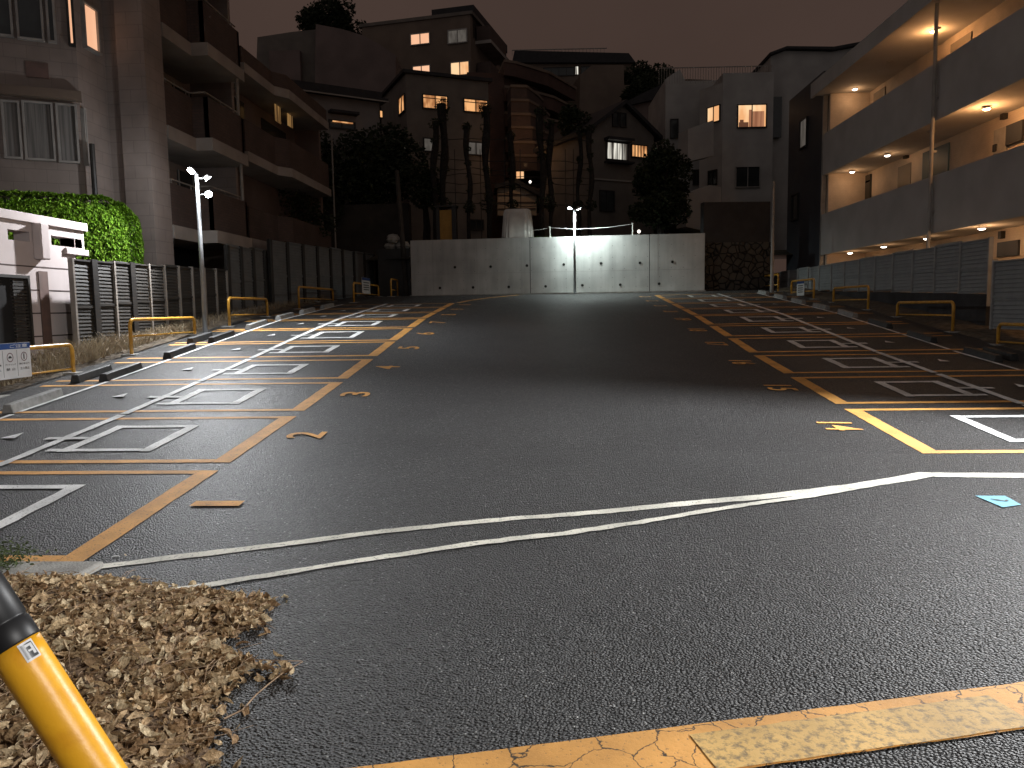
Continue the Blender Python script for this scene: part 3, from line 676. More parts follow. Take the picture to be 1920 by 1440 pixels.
# ------------------------------------------------------------------ wheel stops
def wstop(x,y0,L,mat,rz=0):
    z = gz(x,y0+L/2); dz = (gz(x,y0+L)-gz(x,y0))/2; m = MB(); 
    m.add([(x-.085,y0,z-dz),(x+.085,y0,z-dz),(x+.055,y0,z-dz+.125),(x-.055,y0,z-dz+.125),(x-.085,y0+L,z+dz),(x+.085,y0+L,z+dz),(x+.055,y0+L,z+dz+.125),(x-.055,y0+L,z+dz+.125)],
      [(0,1,2,3),(7,6,5,4),(0,4,5,1),(1,5,6,2),(2,6,7,3),(3,7,4,0)])
    return m.build('wheel_stop', mat, origin=(x,y0+L/2,z), bevel=.012)
for i,(a,b) in enumerate(LB):
    far = i > 5
    o = wstop(-7.22+.02*(i%2), a-.02+(0.0 if i != 0 else .1), 1.08, MT['stopw'] if (far or i == 2) else MT['stop'])
    tag(o, '%s wheel stop at the back of left bay numbered %d' % ('pale grey' if (far or i==2) else 'dark rubber', i+1), 'wheel stop', 'wheel stops')
    if i in (3,5):
        o = wstop(-7.62, a-.1, .95, MT['stop']); tag(o, 'spare dark wheel stop lying behind the one of left bay %d' % (i+1), 'wheel stop', 'wheel stops')
for i,(a,b) in enumerate(RB):
    far = i > 4
    o = wstop(7.75-.02*(i%2), a+.85, 1.05, MT['stopw'] if far else MT['stop'])
    tag(o, '%s wheel stop at the back of right bay numbered %d' % ('pale' if far else 'dark', i+14), 'wheel stop', 'wheel stops')
    if i in (1,2): o = wstop(8.1, a+1.0, .9, MT['stop']); tag(o, 'spare dark wheel stop lying behind the one of right bay %d' % (i+14), 'wheel stop', 'wheel stops')

# ------------------------------------------------------------------ lamps
def addlight(name, kind, loc, col, power, parent, size=.05, spot=None, target=None, blend=.6):
    l = bpy.data.lights.new(name, kind); l.color = col; l.energy = power; l.shadow_soft_size = size
    o = bpy.data.objects.new(name, l); COL.objects.link(o); o.location = Vector(loc)-OFF[parent]; o.parent = parent
    if kind == 'SPOT':
        l.spot_size = R(spot); l.spot_blend = blend; o.rotation_euler = (Vector(target)-Vector(loc)).to_track_quat('-Z','Y').to_euler()
    return o
def lamp_post(base, top, heads, label):
    r = empty('lamp_post', base); b = Vector(base); m = MB()
    m.tube([b, Vector((b.x,b.y,top))], [.055,.042], 16); m.build('pole', MT['galv'], r, smooth=True)
    m = MB(); m.box(b.x-.12,b.x+.12,b.y-.12,b.y+.12,b.z-.02,b.z+.02); m.build('base_plate', MT['galv'], r)
    for (dx,dy,z,tx,ty) in heads:
        m = MB(); s = Vector((b.x,b.y,z-.03)); h = Vector((b.x+dx,b.y+dy,z)); m.tube([s,h],.016,8); arm = m.build('arm', MT['galv'], r)
        n = (Vector((b.x+tx,b.y+ty,b.z))-h).normalized()
        m = MB(); m.tube([h-n*.07,h-n*.045,h,h+n*.02],[.03,.065,.085,.088],18); hd = m.build('lamp_head', MT['galv'], r)
        m = MB(); m.tube([h+n*.0205,h+n*.03],[.08,.07],18); m.build('lens', MT['lampw'], hd)
    return r
LPb = (-8.02,17.5,gz(-8.02,17.5)); lz = P(367,322,X=-8.02).z
lpost = lamp_post(LPb, lz-.05, [(-.02,-.22,lz,-1,-4),(.2,.1,lz-.12,3,2),(.2,.1,lz-.48,4,-3)], 'x')
tag(lpost, 'tall grey lamp post with three glaring white floodlights on the left', 'lamp post')
addlight('floodlight','POINT',(-8.02,17.2,lz-.10),(.93,.97,1.0),110,lpost,.06)
addlight('floodlight','SPOT',(-8.02,17.15,lz-.08),(.95,.97,1.0),2200,lpost,.06,126,(-9.8,13.2,1.9),.75)
for h,t,pw,ss in [((-7.75,17.62,lz-.2),(-5.2,18.8,1.2),800,112),((-7.72,17.5,lz-.55),(-6.0,16.2,1.0),800,118)]:
    addlight('floodlight','SPOT',h,(.93,.97,1.0),pw,lpost,.05,ss,t,.8)
cb = (1.62 if False else P(1078,549,Y=30.55).x, 30.55, gz(1,30.55)); cz = P(1078,390,Y=30.55).z
cpost = lamp_post(cb, cz-.05, [(-.17,-.06,cz,-1.2,-1.2),(.17,-.04,cz-.03,1.6,.2)], 'x')
tag(cpost, 'slim lamp post with two white floodlights against the middle of the concrete wall', 'lamp post')
addlight('floodlight','SPOT',(cb[0]+.2,30.5,cz-.09),(.86,1.0,.95),850,cpost,.05,150,(cb[0]+1.2,31.2,2.2),.9)
addlight('floodlight','SPOT',(cb[0]-.2,30.45,cz-.06),(.86,1.0,.95),190,cpost,.05,150,(cb[0]-1.2,30.2,2.2),.9)
# assumed street lamp, unseen beyond the right edge: added so its light falls over the entrance
LX, LY = 8.3, 9.6
sl = empty('assumed_street_lamp', (LX,LY,0)); m = MB(); m.tube([(LX,LY,0),(LX,LY,4.5),(LX-.1,LY,4.7),(LX-.8,LY-.05,4.78)],[.07,.05,.04,.035],14); m.build('pole', MT['galv'], sl, smooth=True)
m = MB(); m.box(LX-1.25,LX-.7,LY-.15,LY+.05,4.72,4.82); hd = m.build('lamp_head', MT['galv'], sl, bevel=.02); m = MB(); m.box(LX-1.2,LX-.8,LY-.12,LY+.02,4.705,4.718); m.build('lens', MT['lampw'], hd)
tag(sl, 'assumed grey street lamp with an arm standing unseen just beyond the right edge of the picture', 'street lamp')
addlight('assumed_street_light','SPOT',(LX-1.0,LY-.1,4.6),(.97,.985,1.0),5000,sl,.12,122,(1.2,3.4,0),.6)

s2 = empty('assumed_street_lamp', (6.6,-2.2,0)); m = MB(); m.tube([(6.6,-2.2,0),(6.6,-2.2,5.0),(6.5,-2.2,5.25),(5.9,-2.2,5.35)],[.08,.055,.045,.04],14); m.build('pole', MT['galv'], s2, smooth=True)
m = MB(); m.box(5.5,5.95,-2.32,-2.08,5.3,5.4); hd = m.build('lamp_head', MT['galv'], s2, bevel=.02); m = MB(); m.box(5.55,5.9,-2.3,-2.1,5.285,5.298); m.build('lens', MT['lampw'], hd)
tag(s2, 'added grey street lamp standing unseen behind and right of the photographer to light the foreground', 'street lamp')  # second unseen lamp, added behind the camera to brighten the foreground and leaf pile
addlight('assumed_street_light','SPOT',(5.7,-2.2,5.2),(1.0,.98,.95),2300,s2,.06,80,(-1.8,2.6,0),.6)

# ------------------------------------------------------------------ signs
def sign(face_x, y0, y1, z0, z1, label, detail=True, side=1):
    r = empty('notice_board', (face_x,(y0+y1)/2,z0)); m = MB(); m.box(face_x,face_x+.012*side,y0,y1,z0,z1); m.build('board', MT['signw'], r)
    H = z1-z0; x = face_x+.013*side; e = .002*side
    m = MB(); m.box(x,x+e,y0+.005,y1-.005,z1-H*.17,z1-.005); hd = m.build('header', MT['signb'], r)
    # rows of small lettering as raised strokes
    def word(txt, cy, cz, h, wd, mat, nm, par):
        vs, fs = glyph_mesh(txt); xs = [v[0] for v in vs]; ys = [v[1] for v in vs]
        mb = MB(); mb.add([(x+e*1.6, cy+((a-min(xs))/(max(xs)-min(xs))-.5)*wd*(1 if side>0 else -1), cz+((b-min(ys))/(max(ys)-min(ys))-.5)*h) for a,b,_ in vs], fs); mb.build(nm, mat, par)
    if detail:
        W = y1-y0; word('\u3054\u6ce8\u610f', (y0+y1)/2+W*.22, z1-H*.088, H*.10, W*.42, MT['signw'], 'header_text', hd)
        for k in range(3):
            c = y0+W*(k+.5)/3; rr_ = min(W/3*.27,H*.13); m = MB(); n = 28; v=[]; zc = z1-H*.40
            for i in range(n):
                a = 2*math.pi*i/n
                v += [(x+e,c+math.cos(a)*rr_,zc+math.sin(a)*rr_),(x+e,c+math.cos(a)*rr_*.82,zc+math.sin(a)*rr_*.82)]
            m.add(v,[(2*i,(2*i+2)%(2*n),(2*i+3)%(2*n),2*i+1) for i in range(n)]); pg = m.build('pictogram_ring', MT['inkr'], r)
            m = MB()
            if k == 2: m.box(x,x+e,c-.012,c+.012,zc-rr_*.6,zc+rr_*.35); m.box(x,x+e,c-.016,c+.016,zc+rr_*.4,zc+rr_*.62)
            else: m.box(x,x+e,c-rr_*.5,c+rr_*.5,zc-rr_*.2,zc+rr_*.08); m.box(x,x+e,c-rr_*.28,c+rr_*.28,zc+rr_*.08,zc+rr_*.3)
            m.build('pictogram', MT['ink'], pg)
            word(['\u7121\u65ad\u99d0\u8eca','\u30a2\u30a4\u30c9\u30ea\u30f3\u30b0','\u95a2\u4fc2\u8005\u4ee5\u5916'][k], c, z1-H*.60, H*.055, W*.25, MT['ink'], 'lettering', r)
            word(['\u7981 \u6b62','\u7981 \u6b62','\u7acb\u5165\u7981\u6b62'][k], c, z1-H*.73, H*.075, W*.22, MT['ink'], 'lettering', r)
            if k: m = MB(); m.box(x,x+e,y0+W*k/3-.002,y0+W*k/3+.002,z0+H*.06,z1-H*.2); m.build('divider', MT['ink'], r)
    else:
        m = MB(); W = y1-y0
        for i,zz in enumerate((.66,.50,.36,.22)): m.box(x,x+e,y0+W*.15,y1-W*.15,z0+H*zz,z0+H*(zz+.06))
        m.build('lettering', MT['ink'], r)
    return tag(r, label, 'sign', 'notices on the hoop barriers')
pa = P(55,641,X=-8.13); pb = P(55,706,X=-8.13)
sign(-8.14, pa.y-.92, pa.y, pb.z, pa.z, 'white notice with a blue header and ringed pictograms at the left edge')
pa = P(694,522,X=-6.93); pb = P(680,550,X=-6.93); sign(-6.95, pb.y, pa.y, pb.z, pa.z, 'small far white notice with blue header left of the concrete wall', False)
pa = P(1495,528,X=8.64); pb = P(1508,554,X=8.64); sign(8.64, pb.y, pa.y, pb.z, pa.z, 'small white notice hanging on the far right hoop barrier', False, -1)

# ------------------------------------------------------------------ pink boundary wall, left
XW = -9.35; f = Face((XW,8), 0)
bw = empty('boundary_wall', (XW,13,gz(-8,13))); m = MB()
a1 = yx(150,XW)-8; zt = P(100,425,X=XW).z; zg = .3
slots = []
for (u0,v0,u1,v1) in [(14,433,56,447),(96,449,154,462)]:
    s0 = f.hit(u0,v0); s1 = f.hit(u1,v1); slots.append((s0[0],s1[0]))
zs0 = P(40,452,X=XW).z; zs1 = P(40,433,X=XW).z
f.box(m,1,a1,zg,zs0,-.3,0); f.box(m,1,a1,zs1,zt,-.3,0)
cuts = [1]+[v for s in slots for v in s]+[a1]
for i in range(0,len(cuts),2): f.box(m,cuts[i],cuts[i+1],zs0,zs1,-.3,0)
m.build('wall_panel', MT['pink'], bw)
m = MB(); f.box(m,.9,yx(171,XW)-8,zt,zt+.16,-.36,.06); f.box(m,yx(130,XW)-8,yx(171,XW)-8,zs0-.14,zs0-.02,.003,.05); f.box(m,a1,yx(168,XW)-8,zs0-.14,zt,-.3,.0); m.build('cap', MT['pink'], bw, bevel=.01)
m = MB(); m0 = f.hit(62,470)[0]; f.box(m,m0,m0+.24,zs0-.30,zt,.003,.17); m.build('bracket', MT['pink'], bw, bevel=.02)
m = MB()
for z in np.arange(P(100,503,X=XW).z, .9, -.42): f.box(m,1,a1,z-.012,z+.012,.002,.004)
m.build('joints', MT['groove'], bw)
m = MB(); s0 = f.hit(70,508); s1 = f.hit(98,655); f.box(m,s0[0],s1[0],s1[1]-.2,s0[1],.006,.02); m.build('brown_panel', MT['pinkd'], bw)
m = MB(); s0 = f.hit(2,520); s1 = f.hit(55,640); zb = s1[1]-.1
f.box(m,1.2,s1[0],s0[1],s0[1]+.05,.01,.1); f.box(m,s1[0]-.05,s1[0],zb,s0[1],.01,.1); 
for z in np.arange(zb,s0[1],.06): f.box(m,f.hit(22,600)[0],s1[0]-.05,z,z+.045,.02,.07)
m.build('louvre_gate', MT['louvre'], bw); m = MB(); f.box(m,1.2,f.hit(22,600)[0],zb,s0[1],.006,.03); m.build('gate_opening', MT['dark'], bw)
tag(bw, 'pale pink garden wall with horizontal joints, slots and a louvred gate', 'wall')

# ------------------------------------------------------------------ louvre fences
def fence(p0, p1, z0a, z0b, ha, hb, npan, label, mat, side, step=.085, dashpost=(), curb=None, pitch_post=.06, grp='louvre fences', bright=None):
    r = empty('louvre_fence', ((p0[0]+p1[0])/2,(p0[1]+p1[1])/2,(z0a+z0b)/2)); A_, B_ = Vector((*p0,0)), Vector((*p1,0)); D = (B_-A_); L = D.length; D /= L
    az = math.degrees(math.atan2(D.x,D.y)); fc = Face(p0, az)
    for k in range(npan):
        a0, a1 = L*k/npan, L*(k+1)/npan; zb = z0a+(z0b-z0a)*(k+.5)/npan; h = ha+(hb-ha)*(k+.5)/npan; m = MB()
        fc.box(m,a0+.03,a1-.03,zb,zb+h-.03,-.028,-.018); z = zb+.03
        while z < zb+h-.03:
            q = step*.9; o0, o1 = -.008, .010       # slat tilted: lower edge outwards
            m.hexa([fc.pt(a0+.03,z,o1),fc.pt(a1-.03,z,o1),fc.pt(a1-.03,z-.004,o1-.012),fc.pt(a0+.03,z-.004,o1-.012),fc.pt(a0+.03,z+q,o0),fc.pt(a1-.03,z+q,o0),fc.pt(a1-.03,z+q-.004,o0-.012),fc.pt(a0+.03,z+q-.004,o0-.012)]); z += step
        fc.box(m,a0+.03,a1-.03,zb+h-.03,zb+h,-.03,.03); fc.box(m,a0+.03,a1-.03,zb-.02,zb+.015,-.03,.03); fc.box(m,a0+.03,a1-.03,zb+h*.44,zb+h*.44+.05,-.035,.024)
        m.build('slat_panel', mat, r)
    for k in range(npan+1):
        a = L*k/npan; zb = z0a+(z0b-z0a)*min(k,npan-.5)/npan; h = ha+(hb-ha)*k/npan; m = MB(); wd = .09 if k in dashpost else pitch_post/2
        fc.box(m,a-wd if k in dashpost else a-.028,a+wd if k in dashpost else a+.028,zb-.3,zb+h+.02,-.05,.045); m.build('post', MT['post'] if (k in dashpost or bright is None) else bright, r)
    if curb:
        m = MB(); n = 12
        for k in range(n):
            a0,a1 = L*k/n,L*(k+1)/n; zb = z0a+(z0b-z0a)*(k)/n-.035; fc.box(m,a0,a1-.004,zb-curb,zb,-.1,.12)
        m.build('footing', MT['kerb'], r)
    return tag(r, label, 'fence', grp)
XFn = -8.95
ya, yb = yx(141,XFn), yx(428,XFn); zt_a = P(185,487,X=XFn).z; zt_b = P(420,506,X=XFn).z
fence((XFn,ya),(XFn,yb),gz(-8,ya)+.22,gz(-8,yb)+.16,zt_a-gz(-8,ya)-.26,zt_b-gz(-8,yb)-.16,10,'low brown louvre fence with pale posts in front of the clipped hedge',MT['louvre'],-1,.07,(1,3),.5,bright=MT['steel'])
m = MB(); 
ya2, yb2 = yx(432,XFn), yx(500,XFn); zt2 = P(432,462,X=XFn).z
fence((XFn,ya2),(XFn,yb2),gz(-8,ya2)+.2,gz(-8,yb2)+.2,zt2-gz(-8,ya2)-.2,zt2-gz(-8,ya2)-.3,3,'taller grey louvre fence between the low fence and the long far one',MT['louvreg'],-1,.09,(0,1,2,3),.4)
p0 = P(505,447,X=-8.85); p1 = (-7.7,33.5)
fence((-8.85,p0.y),p1,gz(-8,p0.y)+.15,gz(-8,p1[1])+.1,p0.z-gz(-8,p0.y)-.2,1.75,8,'long dark louvre fence stepping back toward the concrete wall on the left',MT['louvreg'],-1,.09,(0,1,2,3,4,5,6,7,8),.4)
XR = 9.7; q0, q1 = P(1858,446,X=XR), P(1448,513,X=XR)
qb = P(1850,549,X=XR)
fence((XR,q0.y),(XR,q1.y),qb.z,P(1460,540,X=XR).z,q0.z-qb.z,q1.z-P(1460,540,X=XR).z,14,'long grey louvre fence on the dark retaining wall at right',MT['louvrer'],1,.09,(),None,bright=MT['fence'])
q2 = P(1866,484,X=9.45); q3b = P(1866,590,X=9.45)
fence((9.45,13.0),(9.45,q2.y),gz(8,14)+.2,gz(8,q2.y)+.2,q2.z-gz(8,14)-.6,q2.z-gz(8,q2.y)-.2,3,'lower grey louvre fence at the right edge with light leaking between slats',MT['louvrer'],1,.09,(),None,bright=MT['fence'])
m = MB(); n = 8
yy = [q0.y-.02,36]; m.hexa([(XR-.05,yy[0],.2),(XR+.2,yy[0],.2),(XR+.2,yy[1],1.2),(XR-.05,yy[1],1.2),(XR-.05,yy[0],qb.z-.03),(XR+.2,yy[0],qb.z-.03),(XR+.2,yy[1],P(1460,540,X=XR).z-.03),(XR-.05,yy[1],P(1460,540,X=XR).z-.03)])
tag(m.build('retaining_wall', pm('dark_retaining', (.06,.06,.062), (.035,.035,.037), 2, .9, .4, 30)), 'dark low retaining wall under the long grey fence at right', 'wall')

# ------------------------------------------------------------------ hedge
hR = P(268,470,Y=17.75); hdir = Vector((-.90,-.436,0)); hnr = Vector((-hdir.y,hdir.x,0)) if -hdir.x*1 > 0 else None
hnr = Vector((.436,-.90,0)); hTop = P(190,361,Y=16.9).z; HL, HW, HZ0 = 7.0, 1.1, 1.0
hO = Vector((hR.x, hR.y, 0)); hd = empty('clipped_hedge', (hO.x+hdir.x*3.5,hO.y+hdir.y*3.5,1))
def hpt(s, o, z): q = hO+hdir*s+hnr*o; return (q.x,q.y,z)
def hround(s, o, z):
    # clipped box with a rounded right end and shoulders; s >= 0 along the hedge, o in -HW/2..HW/2
    a = max(0,(1.15-s)/1.15); b = o/(HW/2); c = max(0,(z-(hTop-1.0))/1.0)
    k = (a**2.4+abs(b)**6+c**2.4*(1 if s < 1.15 else 1))**(1/2.4)
    if k > 1: s = 1.15-(1.15-s)/k if s < 1.15 else s; o = o/(k if s < 1.15 else min(k,1.12)); z = hTop-1.0+(z-(hTop-1.0))/k if c > 0 else z
    bp = .03*math.sin(s*7+z*3)*math.sin(z*6+s*4)+.02*math.sin(s*19+z*5)*math.sin(z*17)
    return s-bp*.5, o*(1+bp), z+bp*.6
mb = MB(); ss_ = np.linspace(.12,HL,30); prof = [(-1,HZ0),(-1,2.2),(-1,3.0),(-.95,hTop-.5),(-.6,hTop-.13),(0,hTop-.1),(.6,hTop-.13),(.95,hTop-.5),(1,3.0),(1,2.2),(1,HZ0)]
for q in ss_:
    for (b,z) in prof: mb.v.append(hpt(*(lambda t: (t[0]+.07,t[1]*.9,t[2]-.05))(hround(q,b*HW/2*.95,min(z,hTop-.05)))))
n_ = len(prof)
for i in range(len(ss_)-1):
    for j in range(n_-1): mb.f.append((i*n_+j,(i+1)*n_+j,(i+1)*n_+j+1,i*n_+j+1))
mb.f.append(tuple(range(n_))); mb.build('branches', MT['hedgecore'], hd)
ps = []; nr = []
for q in range(30000):
    w_ = random.random(); dp = random.uniform(.93,1.0)
    if w_ < .62: s_,o_,z_ = HL*random.random()**1.3, HW/2*dp, random.uniform(1.6,hTop); n = hnr*1.0
    elif w_ < .8: s_,o_,z_ = HL*random.random()**1.3, random.uniform(-HW/2,HW/2), hTop; n = Vector((0,0,1))+hnr*.3
    else: s_,o_,z_ = 0, random.uniform(-HW/2,HW/2), random.uniform(1.6,hTop); n = -hdir+hnr*.3
    if s_ < 1.1: n = n-hdir*(1.1-s_)
    if z_ > hTop-.7: n = n+Vector((0,0,.8))
    t = hround(s_+(1-dp)*.8,o_,z_-(1-dp)*.6); ps.append(hpt(*t)); nr.append(tuple(n.normalized()))
leaves_mesh('foliage', MT['hedge'], np.array(ps), rng.uniform(.045,.11,len(ps)), .5, .6, .5, hd, 3, np.array(nr), True)
tag(hd, 'bright green clipped hedge with a rounded end behind the pink wall', 'hedge')

# ------------------------------------------------------------------ building, left foreground (beige tiles, bay windows, balconies)
bl = empty('apartment_building', (-11,19,1))
YP = 18.7; xp1 = P(283,310,Y=YP).x; xp0 = P(232,310,Y=YP).x
zt = 15.5
b0 = Vector((P(150,200,X=-10.75).x, P(150,200,X=-10.75).y)); b1 = Vector((-10.75, P(203,200,X=-10.75).y)); 
da = Vector((-.88,-.474)); b_ = b0+da*7
m = MB(); m.prism([(b_.x,b_.y),(b0.x,b0.y),(b1.x,b1.y),(xp0,YP+.15),(xp0,YP+.6),(-18,YP+.6),(b_.x-2,b_.y+2)], 0, zt)
m.build('front_wall', MT['beige'], bl)
m = MB(); m.prism([(xp0,YP),(xp1,YP),(xp1,YP+.9),(xp0,YP+.9)], 0, zt); m.build('pillar', MT['beige'], bl)
fa = Face((b0.x,b0.y), math.degrees(math.atan2(da.x,da.y))); fb = Face((b0.x,b0.y), 0)
# lower window row (bay)
for rect in [(-30,190,-4,292),(6,192,40,296),(45,193,102,300),(108,198,147,304)]:
    window(fa, bl, rect, MT['curtain'], 0, MT['frame'], t=.045)
window(fb, bl, (152,206,160,308), MT['glass'], 0, MT['frame'], t=.04)
m = MB(); z1 = fa.hit(150,175)[1]; z0 = fa.hit(150,192)[1]; fa.box(m,-.05,6.5,z0,z1,-.02,.22); m.build('window_hood', MT['tan'], bl)
for rect in [(-30,-60,22,68),(28,-60,80,76),(85,-60,103,79)]: window(fa, bl, rect, MT['glass'], 0, MT['frame'], t=.045)
window(fa, bl, (125,-40,138,84), MT['winp'], 0, MT['post'], t=.05, label='narrow lit window behind a dark frame')
window(fb, bl, (152,6,181,100), MT['winp'], 0, MT['frame'], t=.05, label='brightly lit peach window on the bay side')
m = MB(); c = P(172,270,X=-10.5); m.tube([(-10.5,c.y,.8),(-10.5,c.y,c.z)], .06, 10); m.build('downpipe', MT['post'], bl)
m = MB(); v0 = fa.hit(47,115); v1 = fa.hit(92,148); fa.box(m,v0[0],v1[0],v1[1],v0[1],.003,.02); m.build('vent_panel', MT['pinkd'], bl)
# balcony block
XB = xp1; yE = P(460,120,X=XB+.55).y
zsl = [P(262,12,X=XB).z, P(273,215,X=XB).z, P(285,413,X=XB).z]; zsl = [zsl[0]+2.75]+zsl
m = MB(); m.box(XB-6,XB-1.4,YP+.9,yE+.6,0,zt); m.box(XB-6,XB-.1,yE+.45,yE+.62,0,zt-.5); m.build('inner_wall', MT['beige'], bl)
yj = P(355,70,X=XB).y; yk = P(385,73,X=XB+.45).y
poly = [(XB-1.42,YP+.93),(XB+.03,YP+.93),(XB+.03,yj),(XB+.5,yk),(XB+.5,yE),(XB-1.42,yE)]
par = [(XB-.05,YP+.95),(XB-.05,yj+.02),(XB+.42,yk+.02),(XB+.42,yE-.08)]
for z in zsl:
    m = MB(); m.prism(poly, z-.34, z); sl_ = m.build('balcony_slab', MT['slab'], bl)
    m = MB()
    for i in range(3):
        (xa,yaa),(xb_,ybb) = par[i],par[i+1]; m.prism([(xa,yaa),(xb_,ybb),(xb_-.13,ybb),(xa-.13,yaa)], z+.003, z+1.08)
    m.prism([(par[3][0],par[3][1]),(par[3][0],par[3][1]-.13),(XB-1.4,par[3][1]-.13),(XB-1.4,par[3][1])], z+.003, z+1.08)
    m.build('parapet', MT['brick'], bl)
    m = MB(); m.tube([(XB-.11,YP+1,z+1.2),(XB-.11,yj,z+1.2),(XB+.36,yk,z+1.2),(XB+.36,yE-.2,z+1.2)], .022, 8)
    for y in np.arange(YP+1.2,yE-.2,1.1): xq = XB-.11 if y < yj else XB+.36; m.tube([(xq,y,z+1.05),(xq,y,z+1.2)],.014,6)
    m.build('handrail', MT['steel'], bl)
for k,z in enumerate(zsl):
    m = MB(); fi = Face((XB-1.4,YP+1.2),0); fi.box(m,.3,2.4,z-2.35,z-.5,.0,.03); fi.box(m,3.0,4.9,z-2.35,z-.5,.0,.03); fr_ = m.build('balcony_door', MT['glass'], bl)
    m = MB(); 
    for a in (.3,1.32,2.36,3.0,3.95,4.85): fi.box(m,a,a+.05,z-2.35,z-.5,.031,.06)
    m.build('frame', MT['frame'], fr_)
m = MB(); m.tube([(XB+.4,yE-.35,zsl[1]-.34),(XB+.4,yE-.35,zsl[2]+1.1)], .05,8); m.tube([(XB+.4,yE-.35,zsl[2]-.34),(XB+.4,yE-.35,zsl[3]+1.1)], .05,8); m.build('downpipe', MT['steel'], bl)
# recessed ground floor under slab 3
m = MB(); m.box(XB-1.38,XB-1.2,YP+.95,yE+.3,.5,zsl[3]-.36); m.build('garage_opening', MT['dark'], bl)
tag(bl, 'beige tiled apartment block with bay windows and curved brick balconies at left', 'apartment building')
# lower, farther wing
b2 = empty('apartment_building', (-11,28,1)); yS = yE+.66; xo = XB+.15; yF = P(600,240,X=xo).y; zr = P(560,185,X=xo).z
m = MB(); m.box(xo-7,xo-1.0,yS,yF,0,zr); m.box(xo-1.0,xo,yF-.25,yF,0,zr-.6); m.build('wall', MT['rose'], b2)
for k,z in enumerate([zr-.35,zr-3.05,zr-5.75]):
    y0 = yS+.02; y1 = yF-.27; m = MB(); m.prism([(xo-.98,y0),(xo+.1,y0),(xo+.1,y0+2.6),(xo+.45,y0+3.1),(xo+.45,y1),(xo-.98,y1)], z-.3, z); m.build('balcony_slab', MT['slab'], b2)
    m = MB(); m.prism([(xo+.02,y0),(xo+.02,y0+2.62),(xo+.37,y0+3.12),(xo+.37,y1),(xo+.25,y1),(xo+.25,y0+3.14),(xo-.1,y0+2.66),(xo-.1,y0)], z+.003, z+(1.0 if k else .5)); m.build('parapet', MT['brick'], b2)
fw2 = Face((xo-1.0,yS),0)
m = MB(); fw2.box(m,.6,2.6,zr-2.9,zr-.9,0,.03); m.build('window', MT['glass'], b2); m = MB(); fw2.box(m,4.2,6.8,zr-2.9,zr-1,0,.03); m.build('window', MT['glass'], b2)
m = MB(); m.box(xo+.02,xo+.12,yF-1.6,yF-.3,P(550,232,X=xo).z,P(550,205,X=xo).z)
m2 = MB(); 
for (u,v) in ((538,213),(560,222)):
    c = P(u,v,X=xo+.05); m2 = MB(); m2.box(xo-.3,xo-.28,c.y-.28,c.y+.28,c.z-.3,c.z+.35)
    m2.build('lit_window', MT['glow'], b2)
m = MB(); m.tube([(xo+.5,yF-.1,2),(xo+.5,yF-.1,zr-.8)],.035,8); m.build('downpipe', MT['steel'], b2)
tag(b2, 'dark stepped apartment wing with brick balconies farther along on the left', 'apartment building')
# ------------------------------------------------------------------ right: open corridor apartment
ar = empty('apartment_building', (11.5,22,1)); XA = 10.4; yC = P(1543,300,X=XA).y; Y0 = 8.0
levels = [(3.45,5.0),(6.45,8.0)]
m = MB()
for zb,zp in levels: m.box(XA,XA+.15,Y0,yC,zb,zp)
m.build('parapet', MT['apt'], ar)
m = MB()
for zb,zp in levels: m.box(XA+.153,XA+1.6,Y0,yC,zb+.04,zb+.4)
m.build('corridor_floor', MT['apt'], ar)
m = MB(); m.box(XA-.35,XA+9,Y0,yC+.15,9.45,9.62); m.box(XA-.45,XA-.352,Y0,yC+.2,9.38,9.9); m.build('roof', MT['apt'], ar)
m = MB(); m.box(XA+1.603,XA+9,Y0,yC,0,9.445); m.box(XA+.16,XA+1.6,yC-.2,yC-.003,.3,9.44); m.build('corridor_wall', MT['aptw'], ar)
m = MB(); m.box(XA-.02,XA+.14,yC+.003,yC+.10,1,9.95); m.build('corner_trim', MT['frame'], ar)
m = MB(); m.box(XA,XA+9,yC+.12,P(1478,300,X=XA).y,0,P(1540,137,X=XA).z); dk = m.build('navy_wing', MT['navy'], ar)
fn = Face((XA,yC+.12),0); window(fn, ar, (1503,229,1514,272), MT['wing'], 0, MT['post'], t=.04); window(fn, ar, (1487,368,1497,410), MT['glass'], 0, MT['post'], t=.04)
m = MB(); gy = yx(1733,XA-.15); m.tube([(XA-.12,gy,1.4),(XA-.12,gy,10.2)], .05, 12)
for z in (4.0,5.6,7.0,8.8): m.box(XA-.12,XA,gy-.03,gy+.03,z,z+.05)
m.build('downpipe', MT['frame'], ar, smooth=False)
fwall = Face((XA+1.603,Y0),0)
def fbox(rect, mat, name, o1=.05, o0=.003):
    a0,z1_ = fwall.hit(rect[0],rect[1]); a1_,z0_ = fwall.hit(rect[2],rect[3]); mb = MB(); fwall.box(mb,a0,a1_,min(z0_,z1_),max(z0_,z1_),o0,o1); return mb.build(name, mat, ar)
fbox((1733,287,1779,338), MT['teal'], 'door'); fbox((1686,314,1708,345), MT['door'], 'door', .04); fbox((1612,346,1634,372), MT['glass'], 'meter_box', .08); fbox((1623,331,1635,340), MT['glass'], 'meter_box', .08)
fbox((1868,245,1890,292), MT['frame'], 'door', .06); fbox((1893,236,1922,262), MT['navy'], 'window', .09); fbox((1874,455,1912,478), MT['navy'], 'window', .06)
fbox((1782,140,1786,150), MT['post'], 'bracket', .12); fbox((1884,205,1890,222), MT['post'], 'bracket', .12); fbox((1880,434,1885,447), MT['post'], 'bracket', .12); fbox((1700,288,1705,296), MT['post'], 'bracket', .12)
fbox((1558,218,1566,232), MT['post'], 'meter_box', .1); fbox((1556,374,1566,382), MT['post'], 'meter_box', .1); fbox((1557,386,1566,396), MT['frame'], 'meter_box', .1)
